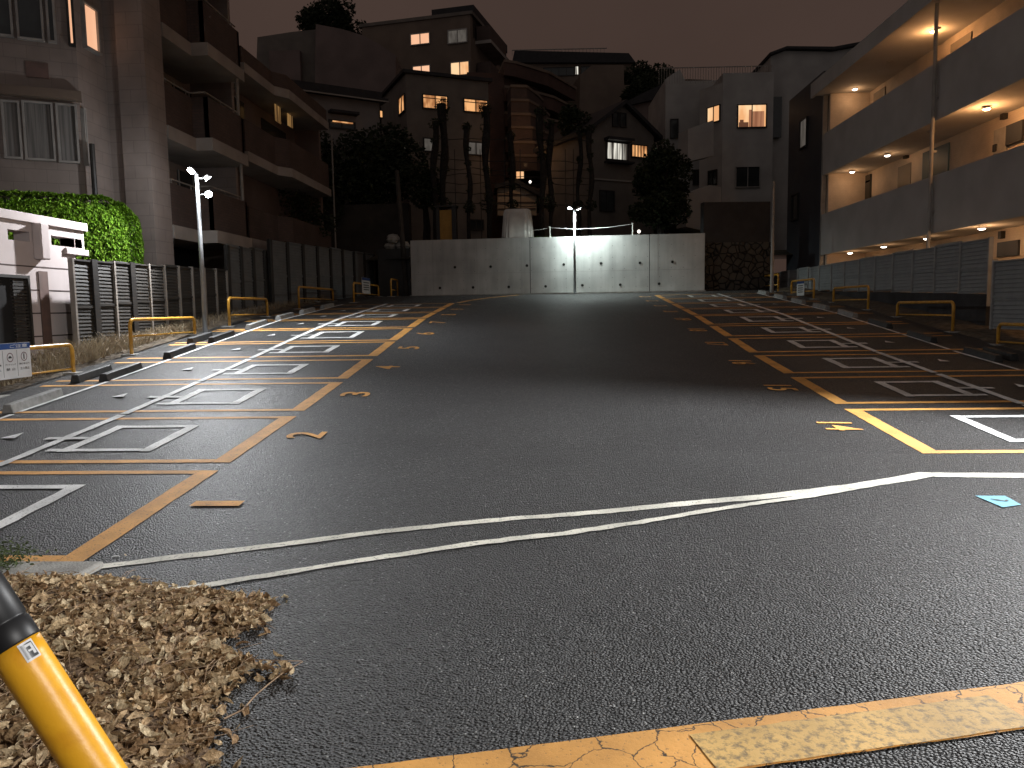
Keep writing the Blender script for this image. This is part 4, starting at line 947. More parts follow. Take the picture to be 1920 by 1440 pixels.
fbox((1785,84,1820,145), MT['door'], 'door', .04); fbox((1640,176,1660,200), MT['door'], 'door', .04); fbox((1868,272,1873,283), MT['post'], 'door_knocker', .1)
tag(ar, 'three storey apartment block with lit open corridors and solid parapets at right', 'apartment building')
lamps = [((1603,166),9.45,8,0),((1750,57),9.45,55,1),((1669,115),9.45,0,2),((1598,321),6.45,9,0),((1664,290),6.45,7,0),((1850,202),6.45,60,1),((1746,247),6.45,0,2),
 ((1594,473),3.45,10,0),((1657,461),3.45,8,0),((1738,444),3.45,6,0),((1841,425),3.45,30,0)]
flr = {9.45:'top',6.45:'middle',3.45:'lowest'}; cnt = {}
for (u,v),z,pw,k in lamps:
    p = P(u,v,Z=z); p.x = min(max(p.x,XA+.5),XA+1.2); p.y = P(u,v,X=p.x).y; cnt[z] = cnt.get(z,0)+1
    o = empty('corridor_light', (p.x,p.y,z)); m = MB(); m.tube([(p.x,p.y,z),(p.x,p.y,z-.03)],[.11,.10],16); m.build('housing', MT['frame'], o)
    if k < 2:
        m = MB(); m.tube([(p.x,p.y,z-.031),(p.x,p.y,z-.06)],[.09,.06],16); m.build('bulb', MT['lampo'] if k else MT['lampc'], o)
        addlight('corridor_glow','POINT',(p.x,p.y,z-.26),(1,.47,.17) if k else (1,.54,.24),pw*.8,o,.09)
    tag(o, '%s ceiling light on the %s corridor, number %d from the far end' % ('unlit' if k==2 else ('large orange glowing' if k==1 else 'small glowing'), flr[z], cnt[z]), 'ceiling light', 'corridor ceiling lights')
addlight('corridor_glow','POINT',(XA+1.0,16.3,8.9),(1,.56,.26),70,ar,.06); addlight('corridor_glow','POINT',(XA+1.0,14.5,6.0),(1,.56,.26),70,ar,.06); addlight('corridor_glow','POINT',(XA+1.0,15.2,3.0),(1,.56,.26),40,ar,.06)  # assumed corridor lights beyond the right edge, no fixtures built

# ------------------------------------------------------------------ concrete retaining wall at the back
wl = P(772,551,Y=31.3); wr = P(1321,545,Y=30.9); az = math.degrees(math.atan2(wr.x-wl.x, wr.y-wl.y)); fc = Face((wl.x,wl.y), az)
W = math.hypot(wr.x-wl.x, wr.y-wl.y); zl = fc.hit(772,451)[1]; zrr = fc.hit(1320,437)[1]
cw = empty('retaining_wall', (wl.x,wl.y,2.1)); joints = [fc.hit(994,500)[0], fc.hit(1218,500)[0]]
edges = [0]+joints+[W]
import itertools
ztop = lambda a: zl+(zrr-zl)*a/W
for i in range(3):
    a0,a1 = edges[i]+(.012 if i else 0),edges[i+1]-(.012 if i<2 else 0); m = MB()
    m.hexa([fc.pt(a0,1.2,0),fc.pt(a1,1.2,0),fc.pt(a1,1.2,-.35),fc.pt(a0,1.2,-.35),fc.pt(a0,ztop(a0),0),fc.pt(a1,ztop(a1),0),fc.pt(a1,ztop(a1),-.35),fc.pt(a0,ztop(a0),-.35)])
    m.build('wall_panel', MT['conc'], cw)
m = MB(); fc.box(m,0.1,W-.1,1.3,min(zl,zrr)-.1,-.30,-.03); m.build('joint_filler', MT['dark'], cw)
hol = [(853,501),(920,500),(988,498),(1057,496),(1127,494),(1200,493),(1261,491),(825,540),(887,539),(954,538),(1023,537),(1092,535),(1163,534),(1236,532)]
for (u,v) in hol:
    a,z = fc.hit(u,v); m = MB(); c = Vector(fc.pt(a,z,.001)); m.tube([c,c+fc.n*.006],[.05,.05],14); hl2 = m.build('weep_hole', MT['dark'], cw)
    m = MB(); n = 16
    vs = []
    for i in range(n):
        t = 2*math.pi*i/n; q = Vector(fc.pt(a,z,.008)); e = fc.d*math.cos(t)+Vector((0,0,1))*math.sin(t); vs += [tuple(q+e*.05),tuple(q+e*.062+fc.n*.004)]
    m.add(vs,[(2*i,(2*i+2)%(2*n),(2*i+3)%(2*n),2*i+1) for i in range(n)]); m.build('pipe_rim', MT['stopw'], hl2)
m = MB()
for a in np.arange(.3,W,.46):
    for z in (4.0,3.55,3.1,2.75,2.38):
        if z > ztop(a)-.1: continue
        c = Vector(fc.pt(a,z,.0005)); m.tube([c,c+fc.n*.002],.013,6)
m.build('tie_holes', pm('tie_hole', (.12,.12,.12), rough=.9), cw)['kind'] = 'stuff'
m = MB()
for a in np.arange(.9,W,1.8): fc.box(m,a-.003,a+.003,2.15,ztop(a)-.01,.0,.0022)
fc.box(m,.1,W-.1,3.02,3.026,.0,.0018); m.build('form_lines', pm('form_line', (.30,.30,.29), rough=.9), cw)
tag(cw, 'long pale cast concrete retaining wall with round weep holes at the back', 'wall')
# shallow gutter at its foot
m = MB(); 
for i in range(11): a = W*i/11; p = fc.pt(a,0,.03); q = fc.pt(a+W/11-.01,0,.03); p2 = fc.pt(a+W/11-.01,0,.36); q2 = fc.pt(a,0,.36); zz = gz(0,31)+.02; m.prism([(p[0],p[1]),(q[0],q[1]),(p2[0],p2[1]),(q2[0],q2[1])], zz-.1, zz)
tag(m.build('gutter', MT['kerb']), 'concrete gutter strip along the foot of the retaining wall', 'gutter')
# stone wall to the right
fs = Face((wr.x+.02,wr.y+.55), 84); m = MB(); s1 = fs.hit(1446,500)[0]; zt_ = fs.hit(1380,378)[1]
r = empty('stone_wall', (wr.x+1,wr.y+.5,2)); fs.box(m,0,s1,1.0,zt_-1.6,-.5,0); m.build('rubble', MT['stone'], r)
m = MB(); fs.box(m,0.05,s1-.05,zt_-1.597,zt_,-.5,-.06); m.build('upper_wall', MT['roof'], r)
mb = MB()
for i in range(6):
    z = 2.1+i*.36; s = random.uniform(.17,.24); a = random.uniform(-.02,.1); 
    vs=[]; n=8
    for t in range(5):
        ph = -math.pi/2+math.pi*t/4
        for j in range(n):
            th = 2*math.pi*j/n; c = Vector(fs.pt(a,z,.04)); c += fs.d*s*math.cos(ph)*math.cos(th)*1.2+fs.n*s*.7*math.cos(ph)*math.sin(th)+Vector((0,0,s*.85*math.sin(ph))); vs.append(tuple(c+Vector([random.uniform(-.015,.015)]*3)))
    mb.add(vs,[(t*n+j,t*n+(j+1)%n,(t+1)*n+(j+1)%n,(t+1)*n+j) for t in range(4) for j in range(n)])
mb.build('corner_stones', MT['stone'], r, smooth=True)
tag(r, 'dark rubble stone wall right of the pale concrete wall', 'wall')
m = MB(); c = P(1447,545,Y=29.6); m.tube([(c.x,c.y,1.9),(c.x,c.y,P(1447,470,Y=29.6).z),(c.x,c.y,P(1447,340,Y=29.6).z)], [.075,.06,.035], 12); tag(m.build('drain_pipe', MT['frame'], smooth=False), 'pale vertical pipe standing before the stone wall at right', 'pipe')
# leaning utility pole and dark mass left of wall
m = MB(); c = P(762,560,Y=31.6); m.box(c.x-.3,c.x+.12,c.y,c.y+.5,1.8,P(762,250,Y=31.6).z-1.6); 
pc = P(764,560,Y=32.2); tp = P(744,320,Y=32.2); m2 = MB(); m2.tube([(pc.x,pc.y,1.8),(tp.x,tp.y,tp.z)],[.12,.09],10); tag(m2.build('utility_pole', pm('weathered_pole',(.07,.06,.052),rough=.9)), 'thin dark pole leaning beside the left end of the concrete wall', 'pole')
m = MB(); q0_ = P(600,385,Y=37); q1_ = P(770,380,Y=37); m.box(q0_.x-2,q1_.x-.1,37,37.6,1.5,q0_.z); m.build('retaining_wall', pm('mossy_wall',(.05,.042,.036),(.025,.022,.018),1.2,.95,.4,12))
tag(bpy.data.objects['retaining_wall.002'] if 'retaining_wall.002' in bpy.data.objects else bpy.data.objects[-1], 'tall dark earth retaining wall in shadow behind the long left fence', 'wall')
# pale boulders above left end
m = MB(); c = P(750,458,Y=32.5)
for i in range(7):
    q = c+Vector((random.uniform(-.45,.35),random.uniform(-.2,.2),random.uniform(-.15,.3))); s = random.uniform(.12,.26); vs=[]
    for t in range(5):
        ph = -math.pi/2+math.pi*t/4
        for j in range(8): th = 2*math.pi*j/8; vs.append((q.x+s*1.3*math.cos(ph)*math.cos(th),q.y+s*math.cos(ph)*math.sin(th),q.z+s*.7*math.sin(ph)))
    m.add(vs,[(t*8+j,t*8+(j+1)%8,(t+1)*8+(j+1)%8,(t+1)*8+j) for t in range(4) for j in range(8)])
mB = MB(); mB.box(c.x-.9,c.x+.45,c.y-.3,c.y+.4,1.5,c.z-.2); tag(mB.build('ledge', MT['post']), 'black block ledge under the pale rocks, left of the concrete wall', 'ledge')
tag(m.build('rock_outcrop', MT['kerb']), 'small pale rocks on a ledge left of the concrete wall top', 'rocks', kind='stuff')

# rope fence on the wall
for u,v0,v1,lb in [(1031,425,441,'short white post left of the lamp on top of the concrete wall'),(1187,418,438,'short white post right of the lamp on top of the concrete wall')]:
    a,z0_ = fc.hit(u,v1); z1_ = fc.hit(u,v0)[1]; c = Vector(fc.pt(a,0,-.15)); m = MB(); m.tube([(c.x,c.y,z0_-.1),(c.x,c.y,z1_+.02)],.03,8); tag(m.build('rope_post', MT['rope'], origin=(c.x,c.y,z0_)), lb, 'post', 'rope posts on the wall')
a0,zA = fc.hit(1031,426); a1,zB = fc.hit(1187,419); aL,zLL = fc.hit(985,431); m = MB(); pts=[]
for k in range(13): t=k/12; c = Vector(fc.pt(a0+(a1-a0)*t,zA+(zB-zA)*t-.22*4*t*(1-t)*.5,-.15)); pts.append(c)
pre = [Vector(fc.pt(aL+(a0-aL)*t, zLL+(zA-zLL)*t-.04*4*t*(1-t),-.15)) for t in np.linspace(0,.95,5)]
post_ = [Vector(fc.pt(a1+2.2*t, zB-.3*t,-.15)) for t in np.linspace(.1,1,4)]
m.tube(pre+pts,.010,6); tag(m.build('rope', MT['rope']), 'white rope sagging between the short posts on the concrete wall', 'rope')
# covered thing
a0,z0_ = fc.hit(941,442); a1,z1_ = fc.hit(994,390); tc_ = Vector(fc.pt((a0+a1)/2,z0_,-.9)); m = MB(); n = 128; hw = (a1-a0)/2*1.0; H = z1_-z0_+.1
lev = [0,.15,.4,.65,.85,.965,1.0]; wd = [1.0,1.0,.985,.965,.945,.91,.82]
for l,wk in zip(lev,wd):
    for j in range(n):
        t = 2*math.pi*j/n; cx = math.copysign(abs(math.cos(t))**.4,math.cos(t)); sx = math.copysign(abs(math.sin(t))**.4,math.sin(t))
        rp_ = 1+(.25+.75*(1-l))*(.10*abs(math.sin(t*10.5+1.1*math.sin(t*3)+l*.6))+.05*abs(math.sin(t*23+1+l)))
        q = tc_+fc.d*cx*hw*wk*rp_+fc.n*sx*.45*wk*rp_; m.v.append((q.x,q.y,z0_-.05+H*l+(.02*math.sin(t*3) if l==0 else 0)))
for i in range(len(lev)-1):
    for j in range(n): m.f.append((i*n+j,i*n+(j+1)%n,(i+1)*n+(j+1)%n,(i+1)*n+j))
m.f.append(tuple((len(lev)-1)*n+j for j in range(n))); o = m.build('covered_equipment', MT['tarp'], origin=(tc_.x,tc_.y,z0_), smooth=True); tag(o, 'upright box wrapped in a wrinkled pale tarpaulin on the terrace', 'covered box')
# yellow board door
p0_ = P(824,394,Y=34.5); p1_ = P(848,447,Y=34.5); r = empty('shed_door', (p0_.x,34.5,4)); m = MB(); m.box(p0_.x,p1_.x,34.5,34.56,3.8,p0_.z); m.build('board', MT['ydoor'], r)
m = MB(); m.box(p0_.x-.15,p0_.x-.003,34.45,34.9,3.7,p0_.z+.12); m.box(p1_.x+.003,p1_.x+.2,34.45,34.9,3.7,p0_.z+.12); m.box(p0_.x-.2,p1_.x+.25,34.4,35,p0_.z+.123,p0_.z+.19); m.build('frame', MT['post'], r)
tag(r, 'yellow board door in a dark frame on the terrace at left', 'door')
def wf():
    a = fc.hit(random.gauss(1012,9),440)[0]; c = fc.pt(a,0,random.uniform(-.6,-.36)); return c[0],c[1],4.0+random.uniform(0,.1),1
blades(350, wf, MT['grass'], 'grass_tuft', 'tuft of green grass on top of the concrete wall beside the covered box', 'grass', (.15,.5), (.006,.014), .7)
def wf2():
    a = random.uniform(.2,W); c = fc.pt(a,0,random.uniform(-1.2,-.36)); return c[0],c[1],3.95,1
blades(2500, wf2, MT['grass'], 'terrace_grass', 'thin low grass growing behind the top edge of the concrete wall', 'grass', (.1,.25), (.006,.012), .8)

# ------------------------------------------------------------------ houses behind
def house(name, loc): return empty(name, loc)
# grey house with lit windows
c = P(765,300,Y=44); fA = Face((c.x,c.y),64); fB = Face((c.x,c.y),-26); zt_ = fA.hit(765,138)[1]; L1 = fA.hit(917,250)[0]; L2 = fB.hit(716,250)[0]
h = house('house',(c.x,c.y,4)); C0 = Vector((c.x,c.y)); d1 = fA.d.xy*L1; d2 = fB.d.xy*abs(L2)
m = MB(); m.prism([tuple(C0),tuple(C0+d1),tuple(C0+d1+d2),tuple(C0+d2)], 3, zt_); m.build('wall', MT['grey'], h)
m = MB(); e1_,e2_ = d1.normalized()*.2,d2.normalized()*.2; m.prism([tuple(C0-e1_-e2_),tuple(C0+d1+e1_-e2_),tuple(C0+d1+d2+e1_+e2_),tuple(C0+d2-e1_+e2_)], zt_+.003, zt_+.18); m.build('roof', MT['roof'], h)
window(fA,h,(793,178,838,206),MT['winw'],1,rail=True); window(fA,h,(870,186,913,212),MT['winw'],1,rail=True)
window(fA,h,(795,260,817,284),MT['wing'],0); window(fA,h,(875,267,909,291),MT['wing'],1); window(fA,h,(880,413,905,430),MT['glass'],1)
for (ua,ub,va) in ((826,836,182),(900,911,191)):
    mb = MB(); a0,z1_ = fA.hit(ua,va); a1_,_ = fA.hit(ub,va); fA.box(mb,a0,a1_,z1_-.6,z1_,.031,.035); mb.build('curtain', emit('blind_glow',(.55,.24,.08),.5,(.3,.12,.04),4.), h)
window(fB,h,(749,187,760,207),MT['winw'],1); window(fA,h,(836,273,839,285),MT['winc'],0,t=.02)
tag(h,'square grey house with two orange lit windows behind the pruned trees','house')
# white gable-eaved house to its left
c = P(548,300,Y=37); fD = Face((c.x,c.y),55.4); L = fD.hit(713,250)[0]; zt_ = fD.hit(600,178)[1]; h = house('house',(c.x,c.y,4)); m = MB()
fD.box(m,-1,L,3,zt_,-7,0); m.build('wall', MT['pale'], h); m = MB(); fD.box(m,-1.4,L+.3,zt_+.003,zt_+.14,-7.3,.45); fD.box(m,-1.0,L+.1,zt_+.143,zt_+.5,-7,.15); m.build('roof', MT['roof'], h)
m = MB(); fD.box(m,-1.4,L+.3,zt_-.06,zt_,.46,.52); m.build('eave_gutter', MT['slab'], h)
window(fD,h,(618,226,664,243),MT['glass'],1); m = MB(); a0,z = fD.hit(615,209); a1,_ = fD.hit(668,209); fD.box(m,a0,a1,z-.08,z+.04,.0,.45); m.build('window_hood', MT['roof'], h)
m = MB(); a0,z = fD.hit(622,228); a1,_ = fD.hit(660,229); fD.box(m,a0,a1,z-.03,z+.03,.125,.14); m.build('lit_slit', MT['winw'], h)
window(fD,h,(711.5,208,716.5,221),MT['winw'],0,t=.03)
tag(h,'pale low house with a broad dark eave left of the grey house','house')
# tall rose gabled building
f4 = Face((P(590,100,Y=54).x,54),88); h = house('apartment_building',(P(590,100,Y=54).x,54,6)); 
def outline(fc_, pts): return [fc_.hit(u,v) for u,v in pts]
m = MB(); f4.poly(m, outline(f4,[(590,200),(742,200),(742,104),(712,83),(680,66),(640,54),(592,45)])[::-1], 9); m.build('wall', MT['rose'], h)
m = MB(); f4.poly(m, outline(f4,[(470,200),(589,200),(589,47),(540,52),(475,62)])[::-1], 8, -.8); m.build('side_wing', MT['grey'], h)
m = MB(); a0,z0_ = f4.hit(505,160); a1,z1_ = f4.hit(560,92); f4.box(m,a0,a1,z0_,z1_,-.7,-.2); m.build('stair_block', MT['rose'], h)
tag(h,'tall rose coloured building with a curved gable on the left skyline','apartment building')
# tan apartment, top centre left
c = P(885,200,Y=62); C0 = Vector((c.x,c.y)); fF = Face((c.x,c.y),-77.8); fS = Face((c.x,c.y),12.2); zt_ = fF.hit(883,27)[1]; L2 = abs(fF.hit(680,100)[0]); h = house('apartment_building',(c.x,c.y,7))
d2 = fF.d.xy*L2; d1 = fS.d.xy*22; m = MB(); m.prism([tuple(C0),tuple(C0+d1),tuple(C0+d1+d2),tuple(C0+d2)], 3, zt_); m.build('wall', MT['tan'], h)
m = MB(); fF.box(m,-.2,L2+.2,zt_+.003,zt_+.25,-8,.12); m.build('roof_edge', MT['grey'], h)
for rect,pn in [((771,66,805,81),MT['winp']),((841,59,875,78),MT['wing']),((775,126,806,140),MT['winp']),((846,119,879,139),MT['winy'])]: window(fF,h,rect,pn,1,MT['frame'],t=.08)
a0,z1_ = fS.hit(889,13); m = MB(); fS.box(m,.6,10.5,zt_+.26,z1_,-3.4,.1); fS.box(m,.6,10.5,zt_-1.5,zt_+.25,-3,.0); m.build('roof_house', MT['roof'], h)
for k in range(7):
    z = zt_-1.6-k*2.75; m = MB(); 
    fS.poly(m,[],0) if False else None
    q = [fS.pt(1.2,0,0),fS.pt(1.2,0,1.3),fS.pt(6+k*.6,0,1.3),fS.pt(7+k*.6,0,0)]; m.prism([(a[0],a[1]) for a in q], z-.25, z); m.build('balcony_slab', MT['slab'], h)
    q = [fS.pt(1.25,0,.1),fS.pt(1.25,0,1.22),fS.pt(5.95+k*.6,0,1.22),fS.pt(6.85+k*.6,0,.1)]; m = MB(); m.prism([(a[0],a[1]) for a in q], z+.003, z+1.1); m.build('parapet', MT['brick'], h)
tag(h,'tall tan apartment block with four windows and a dark roof box on skyline','apartment building')
# brick terraced balconies block
c = P(962,300,Y=50); C0 = Vector((c.x,c.y)); fP = Face((c.x,c.y),78); fQ = Face((c.x,c.y),12); h = house('apartment_building',(c.x,c.y,5))
sv = [160,212,265]; 
zb = [fP.hit(970,v)[1] for v in (160,186,212,237,265,290)]
m = MB(); q = [fP.pt(-2.6,0,-2.0),fP.pt(-.2,0,-2.0),fP.pt(2.4,0,-4.2),fP.pt(5.5,0,-8),fP.pt(5.5,0,-12),fP.pt(-2.6,0,-12)]; m.prism([(a[0],a[1]) for a in q], 4, zb[0]+1.3); m.build('wall', MT['brickd'], h)
for i,z in enumerate(zb):
    s = i*.12; ex = .3*i
    q = [fP.pt(-.1,0,-1.45),fP.pt(-.1,0,.1),fP.pt(.95+s,0,.1),fP.pt(2.0+ex,0,-1.7),fP.pt(2.9+ex,0,-3.6)]; m = MB(); m.prism([(a[0],a[1]) for a in q], z-.14, z+.02); m.build('balcony_slab', MT['tan'], h)
    q = [fP.pt(-.08,0,-1.45),fP.pt(-.08,0,.04),fP.pt(.92+s,0,.04),fP.pt(1.95+ex,0,-1.75),fP.pt(2.8+ex,0,-3.5)]; m = MB(); m.prism([(a[0],a[1]) for a in q], z-1.0, z-.143); m.build('parapet', MT['brick'], h)
for i in range(7):
    z = zb[0]+2.0-i*1.62; t = i*.34
    q = [fP.pt(-.25,0,-1.45),fP.pt(.6+t,0,-1.75),fP.pt(3.2+t,0,-3.6),fP.pt(6.0+t,0,-7.2),fP.pt(-.25,0,-7.2)]; m = MB(); m.prism([(a[0],a[1]) for a in q], z-.14, z+.02); m.build('balcony_slab', MT['tan'], h)
    q = [fP.pt(-.25,0,-1.5),fP.pt(.55+t,0,-1.8),fP.pt(3.1+t,0,-3.65),fP.pt(5.9+t,0,-7.2),fP.pt(-.25,0,-7.2)]; m = MB(); m.prism([(a[0],a[1]) for a in q], z-.95, z-.143); m.build('parapet', MT['brickd'], h)
for (u,v) in ((985,222),(987,248),(990,276)):
    p = P(u,v,Y=48.6); addlight('balcony_glow','POINT',p,(1,.5,.2),5,h,.08)  # assumed ceiling lights, added without fixtures to warm the balcony undersides
# second stepping stack further right/back
for i,(u,v) in enumerate([(1020,182),(1022,208),(1038,227),(1046,250),(1052,275)]):
    f9 = Face((P(u,v,Y=57).x-1.2,57),78); z = f9.hit(u,v)[1]; q = [f9.pt(0,0,-3),f9.pt(0,0,0),f9.pt(1.0,0,0),f9.pt(2.4,0,-2.5),f9.pt(2.4,0,-5)]; m = MB(); m.prism([(a[0],a[1]) for a in q], z-.12, z+.02); m.build('balcony_slab', MT['tan'], h); m = MB(); m.prism([(a[0],a[1]) for a in q], z-1.1, z-.123); m.build('parapet', MT['brick'], h)
tag(h,'dark brick apartment block with angular stepped balconies in the centre','apartment building')
pc = P(985,308,Y=46); e = empty('wall_light',pc); m = MB(); m.box(pc.x-.1,pc.x+.1,pc.y+.25,pc.y+.3,pc.z-.1,pc.z+.1); m.build('housing', MT['post'], e); addlight('porch_glow','POINT',(pc.x-.3,pc.y-1,pc.z+.6),(1,.52,.22),30,e,.1)
tag(e,'porch light over the lit entrance below the brick balconies','wall light')
# lit entrance house below
p0_ = P(933,330,Y=47); f7 = Face((p0_.x,47),84); h = house('porch_house',(p0_.x,47,4)); pts = outline(f7,[(933,404),(1006,404),(1006,366),(966,344),(933,346)]); m = MB(); f7.poly(m, pts[::-1], 2.5); m.build('wall', pm('entry_render',(.42,.33,.24),(.36,.28,.2),2,.8), h)
m = MB(); f7.poly(m, outline(f7,[(928,348),(966,336),(1012,362),(1012,370),(966,345),(928,355)])[::-1], 3, .4); m.build('roof', MT['roof'], h)
m = MB()
for v in (352,366,380,392): a0,z = f7.hit(934,v); a1,_ = f7.hit(1004,v); f7.box(m,a0,a1,z-.03,z+.03,.02,.06)
m.build('shutter_rails', MT['brick'], h)
window(f7,h,(968,322,982,335),MT['winy'],1,t=.04); 
tag(h,'small porch building with amber lit wall under a low gable','house')
for (u,v,Y_,mt,lb) in [(759,278,42.5,'lampw','tiny white wall lamp above the round dark tree'),(994,341,45.5,'lampw','tiny white lamp beside the lit porch'),(1198,434,36,'lampc','small warm lamp glowing just above the concrete wall right of the rope post'),(1026,301,48,'lampo','tiny orange lamp among the pruned trunks')]:
    p = P(u,v,Y=Y_); e = empty('wall_lamp',p); m = MB(); m.tube([p+Vector((0,0,-.07)),p,p+Vector((0,0,.07))],[.04,.08,.04],10); m.build('bulb', emit(lb[:20],(1,.9,.8) if mt!='lampo' else (1,.5,.15),3 if mt!='lampo' else 1.2), e); m = MB(); m.box(p.x-.06,p.x+.06,p.y+.08,p.y+.14,p.z-.12,p.z+.16); m.build('bracket', MT['post'], e); tag(e,lb,'wall lamp','distant wall lamps')
# long mansard building
f5 = Face((P(965,150,Y=78).x,78),88); h = house('apartment_building',(P(965,150,Y=78).x,78,9)); a0,zt_ = f5.hit(960,119); a1,_ = f5.hit(1186,119); m = MB(); f5.box(m,a0,a1,6,zt_,-8,0); m.build('wall', MT['tan'], h)
m = MB(); f5.poly(m, outline(f5,[(960,119.5),(1191,119.5),(1178,102),(965,97)])[::-1], 8, .4); m.build('roof', MT['roof'], h)
m = MB(); z0_ = f5.hit(1000,98)[1]; z1_ = f5.hit(1000,88)[1]; a2 = f5.hit(1140,98)[0]
for a in np.arange(a0,a2,.35): f5.box(m,a,a+.035,z0_,z1_,-1.0,-.96)
f5.box(m,a0,a2,z1_,z1_+.08,-1.02,-.94); m.build('railing', MT['steel'], h)
for rect,pn in [((1006,132,1012,139),MT['winw']),((1079,125,1084,140),MT['winc']),((1018,153,1026,157),MT['winw']),((1035,153,1051,159),MT['winy'])]: window(f5,h,rect,pn,0,t=.04)
for rect in [(1020,128,1076,141),(1090,126,1130,139)]: window(f5,h,rect,MT['glass'],3,t=.06)
tag(h,'long low block with a dark mansard roof and roof railing on skyline','apartment building')
f5b = Face((P(1095,190,Y=70).x,70),80); h = house('house',(P(1095,190,Y=70).x,70,8)); m = MB(); f5b.poly(m, outline(f5b,[(1085,250),(1335,250),(1335,150),(1290,148),(1240,152),(1170,160),(1170,122),(1110,122),(1088,140)])[::-1], 6); m.build('wall', MT['tan'], h); tag(h,'plain windowless tan building under the mansard block','house')
# gable house
c = P(1107,300,Y=42); C0 = Vector((c.x,c.y)); gA = Face((c.x,c.y),60); gB = Face((c.x,c.y),-30); z_e = gA.hit(1107,243)[1]; Lw = gA.hit(1226,300)[0]; Ld = abs(gB.hit(1014,300)[0])
h = house('house',(c.x,c.y,4)); zpk = gA.hit(1165,197)[1]; m = MB(); gA.poly(m,[(0,3),(Lw,3),(Lw,z_e),(Lw/2,zpk),(0,z_e)], Ld); m.build('wall', MT['grey'], h)
m = MB(); dn = gA
for s in (0,1):
    A0 = (-.35,z_e-.35*(zpk-z_e)/(Lw/2)) if s == 0 else (Lw+.35,z_e-.35*(zpk-z_e)/(Lw/2)); B0 = (Lw/2,zpk)
    q = [gA.pt(A0[0],A0[1]+.02,.35),gA.pt(B0[0],B0[1]+.02,.35),gA.pt(B0[0],B0[1]+.02,-Ld-.3),gA.pt(A0[0],A0[1]+.02,-Ld-.3)]; q2 = [(x,y,z+.22) for x,y,z in q]; m.hexa(q+q2)
m.build('roof', MT['roof'], h)
window(gA,h,(1149,211,1158,237),MT['glass'],0,t=.05); window(gA,h,(1163,213,1172,238),MT['glass'],0,t=.05)
m = MB(); a0,z1_ = gA.hit(1136,264); a1,z0_ = gA.hit(1177,306); gA.box(m,a0-.12,a1+.12,z1_,z1_+.15,0,.5); gA.box(m,a0-.12,a1+.12,z0_-.1,z0_,0,.5); m.build('window_box', MT['roof'], h)
window(gA,h,(1137,267,1175,301),MT['winc'],3,MT['post'],t=.05); window(gA,h,(1184,272,1212,296),MT['winw'],4,MT['post'],t=.05)
m = MB(); a0,z = gA.hit(1110,335); gA.box(m,0,Lw,z-.05,z+.03,.0,.08); m.build('belt_course', MT['slab'], h)
window(gA,h,(1125,358,1150,395),MT['glass'],1,t=.05)
tag(h,'grey gabled house with a barred white lit window above the wall','house')
# dark house between
f6 = Face((P(1180,220,Y=56).x,56),75); h = house('house',(P(1180,220,Y=56).x,56,5)); m = MB(); f6.poly(m, outline(f6,[(1170,340),(1262,340),(1262,180),(1170,200)])[::-1], 6); m.build('wall', MT['rose'], h); m = MB(); f6.poly(m, outline(f6,[(1165,202),(1268,180),(1268,146),(1200,178),(1165,196)])[::-1], 7,.4); m.build('roof', MT['roof'], h); tag(h,'dark rose house with a sloping roof right of the gabled house','house')
# white stepped house
h = house('house',(8.5,40,4)); Yh = 40; g1 = Face((P(1355,200,Y=Yh).x,Yh),88); x0 = 0; zt_ = g1.hit(1360,137)[1]; a1 = g1.hit(1450,200)[0]; m = MB(); g1.box(m,0,a1,3,zt_,-6,0); m.build('main_wall', MT['whiteh'], h)
g2 = Face((P(1355,200,Y=Yh).x,Yh),-35); m = MB(); aL2 = abs(g2.hit(1312,200)[0]); zz = zt_-.1; q = [g1.pt(-.003,0,-.01),g2.pt(aL2,0,0),g1.pt(-.003,0,-4)]; m.prism([(a[0],a[1]) for a in q],3,zz-.35); m.build('angled_wall', MT['whiteh'], h)
window(g2,h,(1328,204,1350,226),MT['winy'],1,MT['post'],t=.04); window(g1,h,(1384,198,1435,238),MT['winy'],1,MT['post'],t=.05,label='large bright window with curtains')
mb = MB(); a0,z1_ = g1.hit(1411,209); a1_,z0_ = g1.hit(1432,238); g1.box(mb,a0,a1_,z0_,z1_,.031,.036); a0,z1_ = g1.hit(1404,206); a2_,_ = g1.hit(1409,206); g1.box(mb,a0,a2_,z0_,z1_,.031,.036); mb.build('curtain', emit('curtain_glow',(.75,.33,.17),.55,(.5,.2,.1),3.), h)
mb = MB(); a0,z1_ = g1.hit(1385,225); a1_,_ = g1.hit(1403,230); g1.box(mb,a0,a1_,z0_,z1_-.12,.031,.034); a0,_ = g1.hit(1387,225); a1_,_ = g1.hit(1394,225); g1.box(mb,a0,a1_,z1_-.119,z1_,.031,.034); mb.build('furniture', emit('furniture_glow',(.30,.12,.06),.4), h)
window(g1,h,(1380,314,1423,350),MT['glass'],1,MT['frame'],t=.04)
g3 = Face((P(1247,200,Y=45).x,45),88); m = MB(); g3.poly(m, outline(g3,[(1247,420),(1356,420),(1356,150),(1285,152),(1275,130),(1262,138),(1248,148)])[::-1],6); m.build('rear_wall', MT['whiteh'], h)
window(g3,h,(1258,225,1270,258),MT['glass'],0,t=.05)
g4 = Face((P(1290,260,Y=37.5).x,37.5),70)
for (pts_,lb) in [([(1290,303),(1338,292),(1338,225),(1290,242)],'balcony'),([(1286,425),(1352,440),(1352,350),(1330,347),(1286,365)],'balcony')]:
    m = MB(); g4.poly(m, outline(g4,pts_)[::-1], .9); m.build(lb, MT['whiteh'], h)
window(g3,h,(1300,320,1312,345),MT['glass'],1,t=.05); window(g2,h,(1330,322,1344,345),MT['glass'],1,t=.04)
